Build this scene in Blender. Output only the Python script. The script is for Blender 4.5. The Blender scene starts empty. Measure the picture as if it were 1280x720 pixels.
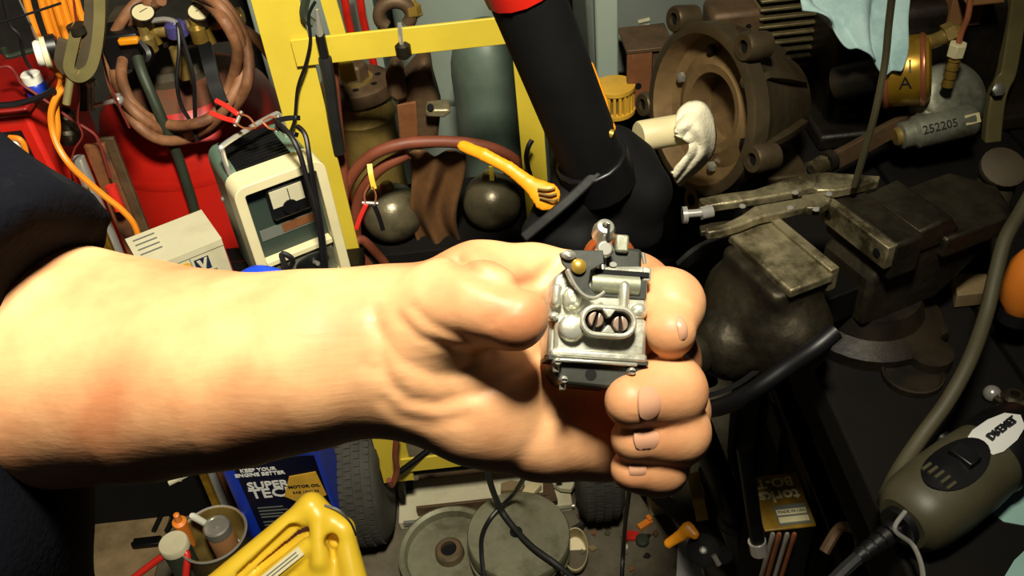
import bpy, math, random
import numpy as np
from mathutils import Matrix, Vector, Euler

# ------------------------------------------------------------------ camera, light, exposure
SC = bpy.context.scene
COL = SC.collection
FPX = 1150.0
TH, RO = math.radians(40), math.radians(6.2)
CAM = np.array([0.0, 0.0, 1.5])
FW = np.array([0, math.cos(TH), -math.sin(TH)])
_r0 = np.array([1.0, 0, 0]); _u0 = np.array([0, math.sin(TH), math.cos(TH)])
RT = math.cos(RO) * _r0 - math.sin(RO) * _u0
UP = math.cos(RO) * _u0 + math.sin(RO) * _r0
CAMROT = Matrix(((RT[0], UP[0], -FW[0]), (RT[1], UP[1], -FW[1]), (RT[2], UP[2], -FW[2])))
CAMMAT = Matrix.Translation(Vector(CAM)) @ CAMROT.to_4x4()
cam = bpy.data.cameras.new('camera'); camo = bpy.data.objects.new('camera', cam); COL.objects.link(camo)
camo.matrix_world = CAMMAT
cam.sensor_width = 36.0; cam.lens = 36.0 * FPX / 1280.0; cam.clip_start = 0.01; cam.clip_end = 50
SC.camera = camo

w = bpy.data.worlds.new('world'); SC.world = w; w.use_nodes = True
w.node_tree.nodes['Background'].inputs[0].default_value = (0.75, 0.85, 1.0, 1)
w.node_tree.nodes['Background'].inputs[1].default_value = 0.011

def area_light(name, loc, target, size, power, color, spread=180):
    l = bpy.data.lights.new(name, 'AREA'); l.shape = 'DISK'; l.size = size; l.energy = power; l.color = color
    l.spread = math.radians(spread)
    o = bpy.data.objects.new(name, l); COL.objects.link(o)
    o.location = loc
    o.rotation_euler = (Vector(target) - Vector(loc)).to_track_quat('-Z', 'Y').to_euler()
    return o
area_light('ceiling_lamp_light', (0.05, 0.16, 2.08), (-0.62, 1.18, 0.62), 0.18, 15.5, (1.0, 0.93, 0.76), 100)

SC.view_settings.view_transform = 'Standard'
SC.view_settings.look = 'None'
SC.view_settings.gamma = 1.0
SC.view_settings.use_curve_mapping = False
SC.view_settings.exposure = 0.0

# ------------------------------------------------------------------ helpers
random.seed(4)
def _ray(px, py): return FW + RT * (px - 640) / FPX + UP * (360 - py) / FPX
def P(px, py, d): return Vector(CAM + _ray(px, py) * d)                 # point at a depth in front of the camera
def PZ(px, py, z): r = _ray(px, py); return Vector(CAM + r * ((z - 1.5) / r[2]))
def PY(px, py, Y): r = _ray(px, py); return Vector(CAM + r * (Y / r[1]))
def px2m(n, d): return n * d / FPX
def srgb(r, g, b):
    f = lambda c: (c / 255 / 12.92) if c / 255 <= 0.04045 else ((c / 255 + 0.055) / 1.055) ** 2.4
    return (f(r), f(g), f(b), 1)

def catmull(pts, sub=6, closed=False):
    pts = [Vector(p) for p in pts]
    n = len(pts)
    if n < 3: return pts
    out = []
    rng = range(n if closed else n - 1)
    for i in rng:
        if closed: p0, p1, p2, p3 = pts[(i-1) % n], pts[i], pts[(i+1) % n], pts[(i+2) % n]
        else: p0, p1, p2, p3 = pts[max(i-1, 0)], pts[i], pts[i+1], pts[min(i+2, n-1)]
        for k in range(sub):
            t = k / sub; t2 = t*t; t3 = t2*t
            out.append(0.5 * ((2*p1) + (p2-p0)*t + (2*p0-5*p1+4*p2-p3)*t2 + (3*p1-p0-3*p2+p3)*t3))
    if not closed: out.append(pts[-1])
    return out

class MB:
    def __init__(self): self.v = []; self.f = []
    def add(self, vs, fs, M=None):
        o = len(self.v)
        if M is not None: vs = [M @ Vector(q) for q in vs]
        self.v += [tuple(q) for q in vs]
        self.f += [tuple(i + o for i in q) for q in fs]
        return self
    def box(self, c, s, M=None, taper=1.0):
        x, y, z = s[0]/2, s[1]/2, s[2]/2; cx, cy, cz = c
        vs = []
        for dz, t in ((-z, 1.0), (z, taper)):
            for dx, dy in ((-x, -y), (x, -y), (x, y), (-x, y)): vs.append((cx+dx*t, cy+dy*t, cz+dz))
        return self.add(vs, [(3, 2, 1, 0), (4, 5, 6, 7), (0, 1, 5, 4), (1, 2, 6, 5), (2, 3, 7, 6), (3, 0, 4, 7)], M)
    def rings(self, rings, closed=True, caps=True, M=None):
        n = len(rings[0]); vs = [q for r in rings for q in r]; fs = []
        for i in range(len(rings)-1):
            for j in range(n):
                k = (j+1) % n
                fs.append((i*n+j, i*n+k, (i+1)*n+k, (i+1)*n+j))
        if caps:
            fs.append(tuple(range(n-1, -1, -1))); b = (len(rings)-1)*n
            fs.append(tuple(range(b, b+n)))
        return self.add(vs, fs, M)
    def lathe(self, prof, n=24, M=None, sx=1.0, sy=1.0, caps=True):
        rs = []
        for r, z in prof:
            r = max(r, 1e-5)
            rs.append([(r*math.cos(2*math.pi*k/n)*sx, r*math.sin(2*math.pi*k/n)*sy, z) for k in range(n)])
        return self.rings(rs, caps=caps, M=M)
    def tube(self, pts, r, n=8, sub=6, closed=False, smooth=True):
        path = catmull(pts, sub, closed) if smooth else [Vector(p) for p in pts]
        m = len(path); rings = []
        prev = None
        for i, p in enumerate(path):
            a = path[(i-1) % m] if closed else path[max(i-1, 0)]
            b = path[(i+1) % m] if closed else path[min(i+1, m-1)]
            t = (b - a).normalized()
            if prev is None:
                ref = Vector((0, 0, 1)) if abs(t.z) < 0.9 else Vector((1, 0, 0))
                nrm = t.cross(ref).normalized()
            else:
                nrm = (prev - t * prev.dot(t)).normalized()
            prev = nrm; bn = t.cross(nrm)
            rr = r if not isinstance(r, (list, tuple)) else r[0] + (r[-1]-r[0]) * i/(m-1)
            rings.append([p + (nrm*math.cos(2*math.pi*k/n) + bn*math.sin(2*math.pi*k/n))*rr for k in range(n)])
        if closed: rings.append(rings[0])
        return self.rings(rings, caps=not closed)
    def rod(self, a, b, r0, r1=None, n=16):
        return self.tube([a, b], [r0, r0 if r1 is None else r1], n=n, smooth=False)
    def sphere(self, c, r, nu=24, nv=14, M=None):
        r = (r, r, r) if not isinstance(r, (tuple, list)) else r
        rs = []
        for i in range(nv+1):
            a = math.pi*i/nv - math.pi/2; q = max(math.cos(a), 1e-4)
            rs.append([(c[0]+r[0]*q*math.cos(2*math.pi*k/nu), c[1]+r[1]*q*math.sin(2*math.pi*k/nu), c[2]+r[2]*math.sin(a)) for k in range(nu)])
        return self.rings(rs, M=M)
    def prism(self, poly, z0, z1, M=None):
        n = len(poly)
        vs = [(x, y, z0) for x, y in poly] + [(x, y, z1) for x, y in poly]
        fs = [tuple(range(n-1, -1, -1)), tuple(range(n, 2*n))] + [(i, (i+1) % n, n+(i+1) % n, n+i) for i in range(n)]
        return self.add(vs, fs, M)
    def strip(self, pts, w, t, side, sub=6, smooth=True):
        """flat bar of width w (along side) and thickness t swept along pts"""
        path = catmull(pts, sub) if smooth else [Vector(p) for p in pts]
        side = Vector(side).normalized(); rs = []
        for i, p in enumerate(path):
            tg = (path[min(i+1, len(path)-1)] - path[max(i-1, 0)]).normalized()
            s = (side - tg*side.dot(tg)).normalized(); nn = tg.cross(s)
            rs.append([p+s*w/2+nn*t/2, p-s*w/2+nn*t/2, p-s*w/2-nn*t/2, p+s*w/2-nn*t/2])
        return self.rings(rs)

def axisM(origin, z, x=None):
    z = Vector(z).normalized()
    x = Vector(x) if x is not None else (Vector((1, 0, 0)) if abs(z.x) < 0.9 else Vector((0, 1, 0)))
    x = (x - z*x.dot(z)).normalized(); y = z.cross(x)
    M = Matrix((x, y, z)).transposed().to_4x4()
    M.translation = Vector(origin)
    return M

EMAT = {}
def finish(me, mat, ang=38):
    me.materials.append(mat if not isinstance(mat, str) else MATS[mat])
    me.polygons.foreach_set('use_smooth', [True]*len(me.polygons))
    if ang: me.set_sharp_from_angle(angle=math.radians(ang))
    me.update()

def obj(name, mb, mat, parent=None, bevel=0.0, world=False, ang=38, seg=2):
    """one mesh object; a top-level mesh gets its origin at the foot of its bounding box"""
    me = bpy.data.meshes.new(name)
    vs = mb.v; loc = None
    if parent is None:
        a = np.array(vs); lo, hi = a.min(0), a.max(0)
        loc = np.array([(lo[0]+hi[0])/2, (lo[1]+hi[1])/2, lo[2]])
        vs = [tuple(q) for q in (a - loc)]
    elif world:
        M = parent_matrix(parent).inverted(); vs = [tuple(M @ Vector(q)) for q in vs]
    me.from_pydata(vs, [], mb.f)
    finish(me, mat, ang)
    o = bpy.data.objects.new(name, me); COL.objects.link(o)
    if loc is not None: o.location = loc
    if parent is not None: o.parent = parent
    if bevel:
        m = o.modifiers.new('bevel', 'BEVEL'); m.width = bevel; m.segments = seg; m.limit_method = 'ANGLE'; m.angle_limit = math.radians(40)
        m.harden_normals = False
    return o
def parent_matrix(o):
    M = EMAT.get(o.name)
    if M is None: M = Matrix.LocRotScale(o.location, o.rotation_euler, o.scale)
    if o.parent is not None: M = parent_matrix(o.parent) @ M
    return M
def tag(o, label, cat, group=None):
    o['label'] = label; o['category'] = cat
    if group: o['group'] = group
    return o
def thing(name, label, cat, loc=(0, 0, 0), rot=(0, 0, 0), M=None, group=None):
    o = bpy.data.objects.new(name, None); COL.objects.link(o); o.empty_display_size = 0.05
    if M is not None:
        o.location = M.to_translation(); o.rotation_euler = M.to_euler()
    else:
        o.location = loc; o.rotation_euler = rot
    EMAT[o.name] = Matrix.LocRotScale(o.location, o.rotation_euler, None)
    return tag(o, label, cat, group)
def struct(o): o['kind'] = 'structure'; return o
def text_mesh(name, body, size, mat, parent, M, depth=0.0004, align='CENTER', bold=0.0):
    c = bpy.data.curves.new(name, 'FONT'); c.body = body; c.size = size; c.align_x = align; c.align_y = 'CENTER'
    c.extrude = depth; c.offset = bold; c.resolution_u = 2
    t = bpy.data.objects.new(name, c); COL.objects.link(t)
    dg = bpy.context.evaluated_depsgraph_get()
    me = bpy.data.meshes.new_from_object(t.evaluated_get(dg))
    bpy.data.objects.remove(t); bpy.data.curves.remove(c)
    me.transform(M); me.materials.clear(); me.materials.append(MATS[mat])
    o = bpy.data.objects.new(name, me); COL.objects.link(o); o.parent = parent
    return o

# ---- materials
MATS = {}
def mat(name, col, rough=0.5, metal=0.0, var=0.2, scale=18, bump=0.15, bscale=60, col2=None, mix=(0.45, 0.65), mscale=8, spec=0.5, rvar=0.12, alpha=None, trans=0.0, detail=5, dist=0.002):
    m = bpy.data.materials.new(name); m.use_nodes = True; nt = m.node_tree; N = nt.nodes; L = nt.links
    b = N['Principled BSDF']; c = srgb(*col)
    tc = N.new('ShaderNodeTexCoord')
    n1 = N.new('ShaderNodeTexNoise'); n1.inputs['Scale'].default_value = scale; n1.inputs['Detail'].default_value = detail
    L.new(tc.outputs['Object'], n1.inputs['Vector'])
    r = N.new('ShaderNodeValToRGB')
    r.color_ramp.elements[0].position = 0.3; r.color_ramp.elements[1].position = 0.7
    r.color_ramp.elements[0].color = tuple(x*(1-var) for x in c[:3]) + (1,)
    r.color_ramp.elements[1].color = tuple(min(1, x*(1+var)) for x in c[:3]) + (1,)
    L.new(n1.outputs['Fac'], r.inputs['Fac'])
    out = r.outputs['Color']
    if col2 is not None:
        n2 = N.new('ShaderNodeTexNoise'); n2.inputs['Scale'].default_value = mscale; n2.inputs['Detail'].default_value = 8; n2.inputs['Roughness'].default_value = 0.65
        L.new(tc.outputs['Object'], n2.inputs['Vector'])
        mr = N.new('ShaderNodeMapRange'); mr.inputs['From Min'].default_value = mix[0]; mr.inputs['From Max'].default_value = mix[1]
        L.new(n2.outputs['Fac'], mr.inputs['Value'])
        mx = N.new('ShaderNodeMix'); mx.data_type = 'RGBA'
        L.new(mr.outputs['Result'], mx.inputs['Factor']); L.new(out, mx.inputs['A']); mx.inputs['B'].default_value = srgb(*col2)
        out = mx.outputs['Result']
    L.new(out, b.inputs['Base Color'])
    rr = N.new('ShaderNodeMapRange'); rr.inputs['To Min'].default_value = max(0.03, rough-rvar); rr.inputs['To Max'].default_value = min(1, rough+rvar)
    L.new(n1.outputs['Fac'], rr.inputs['Value']); L.new(rr.outputs['Result'], b.inputs['Roughness'])
    b.inputs['Metallic'].default_value = metal; b.inputs['Specular IOR Level'].default_value = spec
    if trans: b.inputs['Transmission Weight'].default_value = trans
    if bump:
        n3 = N.new('ShaderNodeTexNoise'); n3.inputs['Scale'].default_value = bscale; n3.inputs['Detail'].default_value = 4
        L.new(tc.outputs['Object'], n3.inputs['Vector'])
        bp = N.new('ShaderNodeBump'); bp.inputs['Strength'].default_value = bump; bp.inputs['Distance'].default_value = dist
        L.new(n3.outputs['Fac'], bp.inputs['Height']); L.new(bp.outputs['Normal'], b.inputs['Normal'])
    MATS[name] = m
    return m
mat('concrete', (98, 90, 72), 0.85, var=0.25, scale=9, bump=0.5, bscale=70, col2=(60, 52, 38), mscale=5)
mat('plywood', (128, 108, 74), 0.8, var=0.2, scale=6, bump=0.2, col2=(92, 74, 46), mscale=7)
mat('dark_wall', (62, 60, 52), 0.9, var=0.25, scale=4, bump=0.3, col2=(38, 34, 30), mscale=3)
mat('bench_wood', (17, 14, 10), 0.85, var=0.35, scale=12, bump=0.4, col2=(12, 10, 8), mscale=6, spec=0.2)
mat('yellow_paint', (206, 182, 56), 0.42, var=0.08, scale=10, bump=0.12, bscale=90, col2=(120, 88, 22), mix=(0.66, 0.76), mscale=26)
mat('orange_paint', (226, 128, 40), 0.45, var=0.12, bump=0.1)
mat('red_paint', (188, 30, 18), 0.38, var=0.12, scale=6, bump=0.08, col2=(110, 22, 16), mix=(0.58, 0.75), mscale=5)
mat('dusty_red', (118, 62, 42), 0.75, var=0.25, scale=9, bump=0.25, col2=(92, 74, 50), mscale=7)
mat('red_dark', (150, 20, 14), 0.45, var=0.2, scale=8, bump=0.1, col2=(60, 12, 12), mscale=4)
mat('grime', (70, 60, 42), 0.7, var=0.3, scale=20, bump=0.3)
mat('rubber', (26, 26, 24), 0.62, var=0.25, bump=0.2, bscale=120)
mat('tyre', (58, 56, 48), 0.8, var=0.2, bump=0.2, bscale=120, col2=(40, 38, 32))
mat('black_plastic', (14, 14, 15), 0.42, var=0.2, bump=0.06)
mat('black_matte', (6, 6, 6), 0.75, var=0.2, bump=0.08, spec=0.25)
mat('black_steel', (22, 22, 21), 0.38, 0.6, var=0.25, bump=0.15)
mat('dark_iron', (66, 60, 46), 0.5, 0.75, var=0.3, scale=30, bump=0.5, bscale=90, col2=(30, 26, 20), mscale=14)
mat('worn_iron', (150, 140, 108), 0.4, 0.55, var=0.3, scale=40, bump=0.5, bscale=120, col2=(70, 62, 42), mix=(0.42, 0.6), mscale=22)
mat('rust', (128, 78, 40), 0.75, 0.2, var=0.3, scale=24, bump=0.5, bscale=70, col2=(66, 44, 26), mscale=12)
mat('brown_cast', (96, 74, 50), 0.6, 0.35, var=0.3, scale=18, bump=0.4, col2=(58, 46, 30), mscale=8)
mat('bell_cast', (84, 72, 52), 0.42, 0.55, var=0.3, scale=14, bump=0.5, bscale=60, col2=(60, 46, 28), mscale=8)
mat('bell_inner', (118, 94, 60), 0.5, 0.2, var=0.3, scale=14, bump=0.5, bscale=60, col2=(70, 52, 30), mscale=8)
mat('cast_aluminium', (205, 205, 188), 0.36, 0.7, var=0.14, scale=60, bump=0.35, bscale=260, dist=0.0006, col2=(120, 118, 100), mix=(0.52, 0.72), mscale=60)
mat('dull_aluminium', (150, 152, 132), 0.45, 0.6, var=0.2, scale=40, bump=0.3, col2=(90, 88, 66), mscale=18)
mat('gasket_dark', (52, 54, 48), 0.45, 0.4, var=0.2, scale=80, bump=0.2)
mat('chrome', (222, 218, 208), 0.2, 0.72, var=0.06, bump=0.03)
mat('steel', (176, 174, 162), 0.32, 0.7, var=0.15, bump=0.1)
mat('brass', (200, 164, 74), 0.34, 0.65, var=0.2, bump=0.15, col2=(130, 104, 44))
mat('brass_dull', (150, 126, 66), 0.42, 0.4, var=0.3, scale=22, bump=0.3, col2=(84, 72, 38), mscale=10)
mat('copper', (190, 116, 76), 0.35, 0.6, var=0.15, bump=0.1)
mat('hose_brown', (146, 100, 66), 0.6, var=0.2, scale=30, bump=0.15, col2=(96, 58, 34), mscale=14)
mat('hose_red', (120, 62, 40), 0.55, var=0.2, scale=30, bump=0.15)
mat('hose_green', (48, 56, 42), 0.5, var=0.2, bump=0.1)
mat('hose_olive', (70, 65, 44), 0.6, var=0.2, bump=0.15)
mat('orange_cord', (232, 136, 28), 0.45, var=0.1, bump=0.08)
mat('amber_plastic', (236, 150, 24), 0.38, var=0.08, bump=0.05)
mat('red_wire', (116, 36, 30), 0.5, var=0.15, bump=0.05)
mat('red_vinyl', (196, 40, 30), 0.4, var=0.12, bump=0.05)
mat('black_wire', (20, 18, 20), 0.45, var=0.2, bump=0.05)
mat('white_plastic', (226, 224, 208), 0.4, var=0.05, bump=0.05)
mat('cream', (214, 204, 160), 0.45, var=0.06, bump=0.08, col2=(190, 176, 130), mix=(0.6, 0.8))
mat('cream_pipe', (206, 192, 146), 0.5, var=0.1, bump=0.1, col2=(170, 150, 100), mix=(0.55, 0.8))
mat('card_grey', (190, 184, 152), 0.8, var=0.08, scale=12, bump=0.1, col2=(160, 152, 120), mscale=10, mix=(0.5, 0.8))
mat('card_brown', (140, 96, 54), 0.8, var=0.15, bump=0.1)
mat('charger_green', (92, 116, 98), 0.42, var=0.1, scale=14, bump=0.12, col2=(70, 90, 76), mscale=8)
mat('charger_panel', (46, 58, 50), 0.45, var=0.12, bump=0.06)
mat('gas_green', (96, 112, 98), 0.45, var=0.12, scale=7, bump=0.1, col2=(76, 90, 78), mscale=5)
mat('pale_tank', (150, 164, 150), 0.42, var=0.1, scale=6, bump=0.08)
mat('grey_sheet', (104, 112, 104), 0.5, var=0.14, scale=7, bump=0.15, col2=(128, 134, 124), mix=(0.58, 0.7), mscale=10)
mat('ball_steel', (108, 100, 76), 0.33, 0.4, var=0.18, scale=22, bump=0.25, bscale=120, col2=(60, 54, 38), mscale=14)
mat('leather', (110, 74, 38), 0.7, var=0.25, scale=18, bump=0.5, bscale=40, col2=(60, 42, 24), mscale=9)
mat('blue_plastic', (20, 52, 170), 0.38, var=0.1, bump=0.05)
mat('blue_label', (6, 9, 34), 0.4, var=0.1, bump=0.0)
mat('blue_bright', (30, 74, 215), 0.4, var=0.1, bump=0.05)
mat('print_white', (226, 226, 220), 0.6, var=0.02, bump=0)
mat('print_grey', (96, 100, 92), 0.7, var=0.05, bump=0)
mat('print_black', (16, 18, 20), 0.6, var=0.05, bump=0)
mat('print_navy', (14, 26, 60), 0.6, var=0.05, bump=0)
mat('print_red', (150, 24, 30), 0.6, var=0.05, bump=0)
mat('yellow_plastic', (228, 190, 48), 0.36, var=0.06, bump=0.06, bscale=30, col2=(190, 142, 26), mix=(0.64, 0.82), mscale=16)
mat('gold_label', (206, 160, 52), 0.45, var=0.15, scale=40, bump=0.05)
mat('gold_tin', (150, 118, 40), 0.38, 0.1, var=0.25, scale=30, bump=0.08, col2=(110, 80, 26), mscale=20)
mat('pulley_grey', (134, 132, 108), 0.55, 0.4, var=0.12, scale=26, bump=0.2, col2=(100, 96, 74), mscale=14)
mat('pulley_rusty', (120, 106, 80), 0.55, 0.45, var=0.3, scale=26, bump=0.35, col2=(96, 64, 40), mscale=14)
mat('rag_white', (236, 228, 196), 0.9, var=0.08, scale=30, bump=0.5, bscale=220)
mat('rag_blue', (176, 206, 202), 0.9, var=0.08, scale=20, bump=0.4, bscale=220, col2=(140, 172, 170), mscale=14)
mat('paper_blue', (150, 190, 180), 0.85, var=0.08, bump=0.2)
mat('tool_grey', (74, 70, 50), 0.5, var=0.12, scale=20, bump=0.1)
mat('engine_black', (30, 26, 20), 0.5, 0.4, var=0.3, scale=22, bump=0.45, col2=(52, 42, 26), mscale=10)
mat('fin_metal', (128, 116, 80), 0.5, 0.6, var=0.25, bump=0.3, col2=(80, 66, 40), mscale=16)
mat('filter_gold', (178, 138, 40), 0.34, 0.55, var=0.2, scale=20, bump=0.1, col2=(110, 84, 26), mscale=12)
mat('olive_metal', (124, 114, 72), 0.5, 0.2, var=0.2, bump=0.2)
mat('bulb_brown', (132, 62, 26), 0.35, var=0.15, bump=0.08)
mat('skin_nail', (196, 146, 116), 0.28, var=0.06, scale=80, bump=0.05)
mat('purple_plastic', (70, 66, 120), 0.4, var=0.1, bump=0.05)
mat('screw_face', (198, 170, 150), 0.35, 0.85, var=0.12, scale=120, bump=0.1)

# skin: warm noise, veins of redness, a grease smudge with an outline of its own
def skin_material():
    m = bpy.data.materials.new('skin'); m.use_nodes = True; nt = m.node_tree; N = nt.nodes; L = nt.links
    b = N['Principled BSDF']; tc = N.new('ShaderNodeTexCoord')
    n = N.new('ShaderNodeTexNoise'); n.inputs['Scale'].default_value = 28; n.inputs['Detail'].default_value = 6
    L.new(tc.outputs['Object'], n.inputs['Vector'])
    r = N.new('ShaderNodeValToRGB'); e = r.color_ramp.elements
    e[0].position = 0.32; e[0].color = srgb(182, 120, 80); e[1].position = 0.68; e[1].color = srgb(216, 164, 116)
    L.new(n.outputs['Fac'], r.inputs['Fac'])
    n2 = N.new('ShaderNodeTexNoise'); n2.inputs['Scale'].default_value = 130; n2.inputs['Detail'].default_value = 3
    L.new(tc.outputs['Object'], n2.inputs['Vector'])
    # grease smudge on the palm: distance to a point, broken up by noise
    vm = N.new('ShaderNodeVectorMath'); vm.operation = 'DISTANCE'; L.new(tc.outputs['Object'], vm.inputs[0]); vm.inputs[1].default_value = SMUDGE
    ad = N.new('ShaderNodeMath'); ad.operation = 'MULTIPLY_ADD'; L.new(n.outputs['Fac'], ad.inputs[0]); ad.inputs[1].default_value = 0.012; L.new(vm.outputs['Value'], ad.inputs[2])
    mr = N.new('ShaderNodeMapRange'); mr.inputs['From Min'].default_value = 0.009; mr.inputs['From Max'].default_value = 0.017; mr.inputs['To Min'].default_value = 0.62; mr.inputs['To Max'].default_value = 0.0
    L.new(ad.outputs[0], mr.inputs['Value'])
    mx = N.new('ShaderNodeMix'); mx.data_type = 'RGBA'; L.new(mr.outputs['Result'], mx.inputs['Factor']); L.new(r.outputs['Color'], mx.inputs['A']); mx.inputs['B'].default_value = srgb(70, 78, 50)
    L.new(mx.outputs['Result'], b.inputs['Base Color'])
    b.inputs['Roughness'].default_value = 0.5; b.inputs['Specular IOR Level'].default_value = 0.4
    b.inputs['Subsurface Weight'].default_value = 0.12; b.inputs['Subsurface Radius'].default_value = (0.9, 0.35, 0.2); b.inputs['Subsurface Scale'].default_value = 0.004
    # fine wrinkles and hair along the arm
    mp = N.new('ShaderNodeMapping'); mp.inputs['Scale'].default_value = (70, 420, 420); mp.inputs['Rotation'].default_value = (0, 0, 0.25); L.new(tc.outputs['Object'], mp.inputs['Vector'])
    n3 = N.new('ShaderNodeTexNoise'); n3.inputs['Scale'].default_value = 1.0; n3.inputs['Detail'].default_value = 3; L.new(mp.outputs['Vector'], n3.inputs['Vector'])
    a2 = N.new('ShaderNodeMath'); a2.operation = 'ADD'; L.new(n3.outputs['Fac'], a2.inputs[0]); L.new(n2.outputs['Fac'], a2.inputs[1])
    bp = N.new('ShaderNodeBump'); bp.inputs['Strength'].default_value = 0.12; bp.inputs['Distance'].default_value = 0.0010
    L.new(a2.outputs[0], bp.inputs['Height']); L.new(bp.outputs['Normal'], b.inputs['Normal'])
    MATS['skin'] = m
def cloth_material(name, c1, c2, lo, hi, sc):
    m = mat(name, c1, 0.95, var=0.25, scale=30, bump=0.35, bscale=300, col2=c2, mix=(lo, hi), mscale=sc, spec=0.1)
    return m
cloth_material('shirt_navy', (5, 6, 13), (26, 26, 25), 0.58, 0.70, 16)
cloth_material('trouser_dark', (14, 14, 18), (22, 22, 24), 0.5, 0.7, 9)
# ------------------------------------------------------------------ implicit surfaces (smooth unions, polygonised with surface nets)
def s_caps(p, a, b, ra, rb):
    a = np.asarray(a, np.float32); b = np.asarray(b, np.float32); ab = b - a
    t = np.clip(((p - a) @ ab) / max(float(ab @ ab), 1e-12), 0, 1)
    q = p - a - t[:, None] * ab
    return np.sqrt((q*q).sum(1)) - (ra + (rb - ra) * t)
def s_ell(p, c, r):
    q = (p - np.asarray(c, np.float32)) / np.asarray(r, np.float32)
    k = np.sqrt((q*q).sum(1)); return (k - 1) * min(r)
def s_rbox(p, c, h, r, Rm=None):
    q = p - np.asarray(c, np.float32)
    if Rm is not None: q = q @ np.asarray(Rm, np.float32)
    q = np.abs(q) - (np.asarray(h, np.float32) - r)
    return np.sqrt((np.maximum(q, 0)**2).sum(1)) + np.minimum(q.max(1), 0) - r
def smin(a, b, k):
    h = np.clip(0.5 + 0.5*(b - a)/k, 0, 1)
    return b + (a - b)*h - k*h*(1-h)
def smax(a, b, k): return -smin(-a, -b, k)
def s_poly(p, pts):
    d = None
    for a, b in zip(pts[:-1], pts[1:]):
        e = s_caps(p, a, b, 0, 0); d = e if d is None else np.minimum(d, e)
    return d
def surface_nets(f, lo, hi, h):
    lo = np.asarray(lo, np.float32); n = np.ceil((np.asarray(hi) - lo)/h).astype(int) + 1
    xs = [lo[i] + h*np.arange(n[i], dtype=np.float32) for i in range(3)]
    V = np.empty(n, np.float32)
    for i in range(0, n[0], 24):
        g = np.stack(np.meshgrid(xs[0][i:i+24], xs[1], xs[2], indexing='ij'), -1).reshape(-1, 3)
        V[i:i+24] = f(g).reshape(-1, n[1], n[2])
    ins = V < 0
    m = n - 1
    cnt = np.zeros(m, np.int8)
    corners = [(i, j, k) for i in (0, 1) for j in (0, 1) for k in (0, 1)]
    for c in corners: cnt += ins[c[0]:c[0]+m[0], c[1]:c[1]+m[1], c[2]:c[2]+m[2]]
    act = (cnt > 0) & (cnt < 8)
    idx = -np.ones(m, np.int64); cells = np.argwhere(act); idx[act] = np.arange(len(cells))
    acc = np.zeros((len(cells), 3), np.float32); num = np.zeros(len(cells), np.float32)
    for a in corners:
        for ax in range(3):
            if a[ax]: continue
            b = list(a); b[ax] = 1
            va = V[cells[:, 0]+a[0], cells[:, 1]+a[1], cells[:, 2]+a[2]]; vb = V[cells[:, 0]+b[0], cells[:, 1]+b[1], cells[:, 2]+b[2]]
            cr = (va < 0) != (vb < 0)
            t = np.where(cr, va/np.where(cr, va - vb, 1), 0)
            pt = np.tile(np.asarray(a, np.float32), (len(cells), 1)); pt[:, ax] += t
            acc[cr] += pt[cr]; num[cr] += 1
    verts = lo + h*(cells + acc/num[:, None])
    faces = []
    for ax in range(3):
        u, w_ = (ax+1) % 3, (ax+2) % 3
        sl0 = [slice(1, m[i]) for i in range(3)]; sl0[ax] = slice(0, m[ax])
        A = ins[tuple(sl0)]; sl1 = list(sl0); sl1[ax] = slice(1, m[ax]+1); B = ins[tuple(sl1)]
        e = np.argwhere(A != B)
        if not len(e): continue
        inv = A[tuple(e.T)]
        off = np.ones(3, int); off[ax] = 0
        e = e + off
        def cid(du, dw):
            c = e.copy(); c[:, u] -= du; c[:, w_] -= dw; return idx[c[:, 0], c[:, 1], c[:, 2]]
        q = np.stack([cid(0, 0), cid(1, 0), cid(1, 1), cid(0, 1)], 1)
        q[~inv] = q[~inv][:, ::-1]
        faces.append(q)
    return verts, np.concatenate(faces)
def net_obj(name, f, lo, hi, h, mat_, parent=None, M=None, ang=0):
    v, q = surface_nets(f, lo, hi, h)
    mb = MB()
    if M is not None:
        A = np.array(M); v = v @ A[:3, :3].T + A[:3, 3]
    mb.v = [tuple(x) for x in v.tolist()]; mb.f = [tuple(x) for x in q.tolist()]
    return obj(name, mb, mat_, parent, world=parent is not None, ang=ang)

# ------------------------------------------------------------------ the setting
mb = MB().box((0, 1.0, -0.05), (6.0, 5.0, 0.1)); fl = struct(obj('floor', mb, 'concrete')); fl['label'] = 'stained grey concrete workshop floor with litter'
mb = MB().box((0, 2.35, 1.3), (6.0, 0.1, 2.6)); wb = struct(obj('wall_back', mb, 'dark_wall')); wb['label'] = 'dim grimy back wall of the workshop'
mb = MB().box((1.75, 1.0, 1.3), (0.1, 2.6, 2.6)); wr = struct(obj('wall_right', mb, 'dark_wall')); wr['label'] = 'dark right wall behind the workbench'
mb = MB().box((-1.75, 1.0, 1.3), (0.1, 2.6, 2.6)); wl = struct(obj('wall_left', mb, 'dark_wall')); wl['label'] = 'dark left wall behind the red tool cabinet'

# workbench on the right
WB = thing('workbench', 'dark oil-stained wooden workbench carrying the vise and engine parts', 'workbench', (0.82, 1.1, 0))
BZ = 0.80
for i in range(6):
    x0 = 0.30 + i*0.2
    obj('plank', MB().box((x0+0.098-0.82, 0.0, BZ-0.02), (0.194, 1.7, 0.04)), 'bench_wood', WB, bevel=0.003)
for x in (-0.42, 0.5):
    for y in (-0.75, 0.78): obj('leg', MB().box((x, y, 0.36), (0.09, 0.09, 0.72)), 'bench_wood', WB, bevel=0.004)
obj('apron', MB().box((-0.485, 0, BZ-0.085), (0.03, 1.6, 0.09)), 'bench_wood', WB, bevel=0.003)
obj('apron', MB().box((0, -0.82, BZ-0.085), (1.1, 0.03, 0.09)), 'bench_wood', WB, bevel=0.003)

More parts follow.
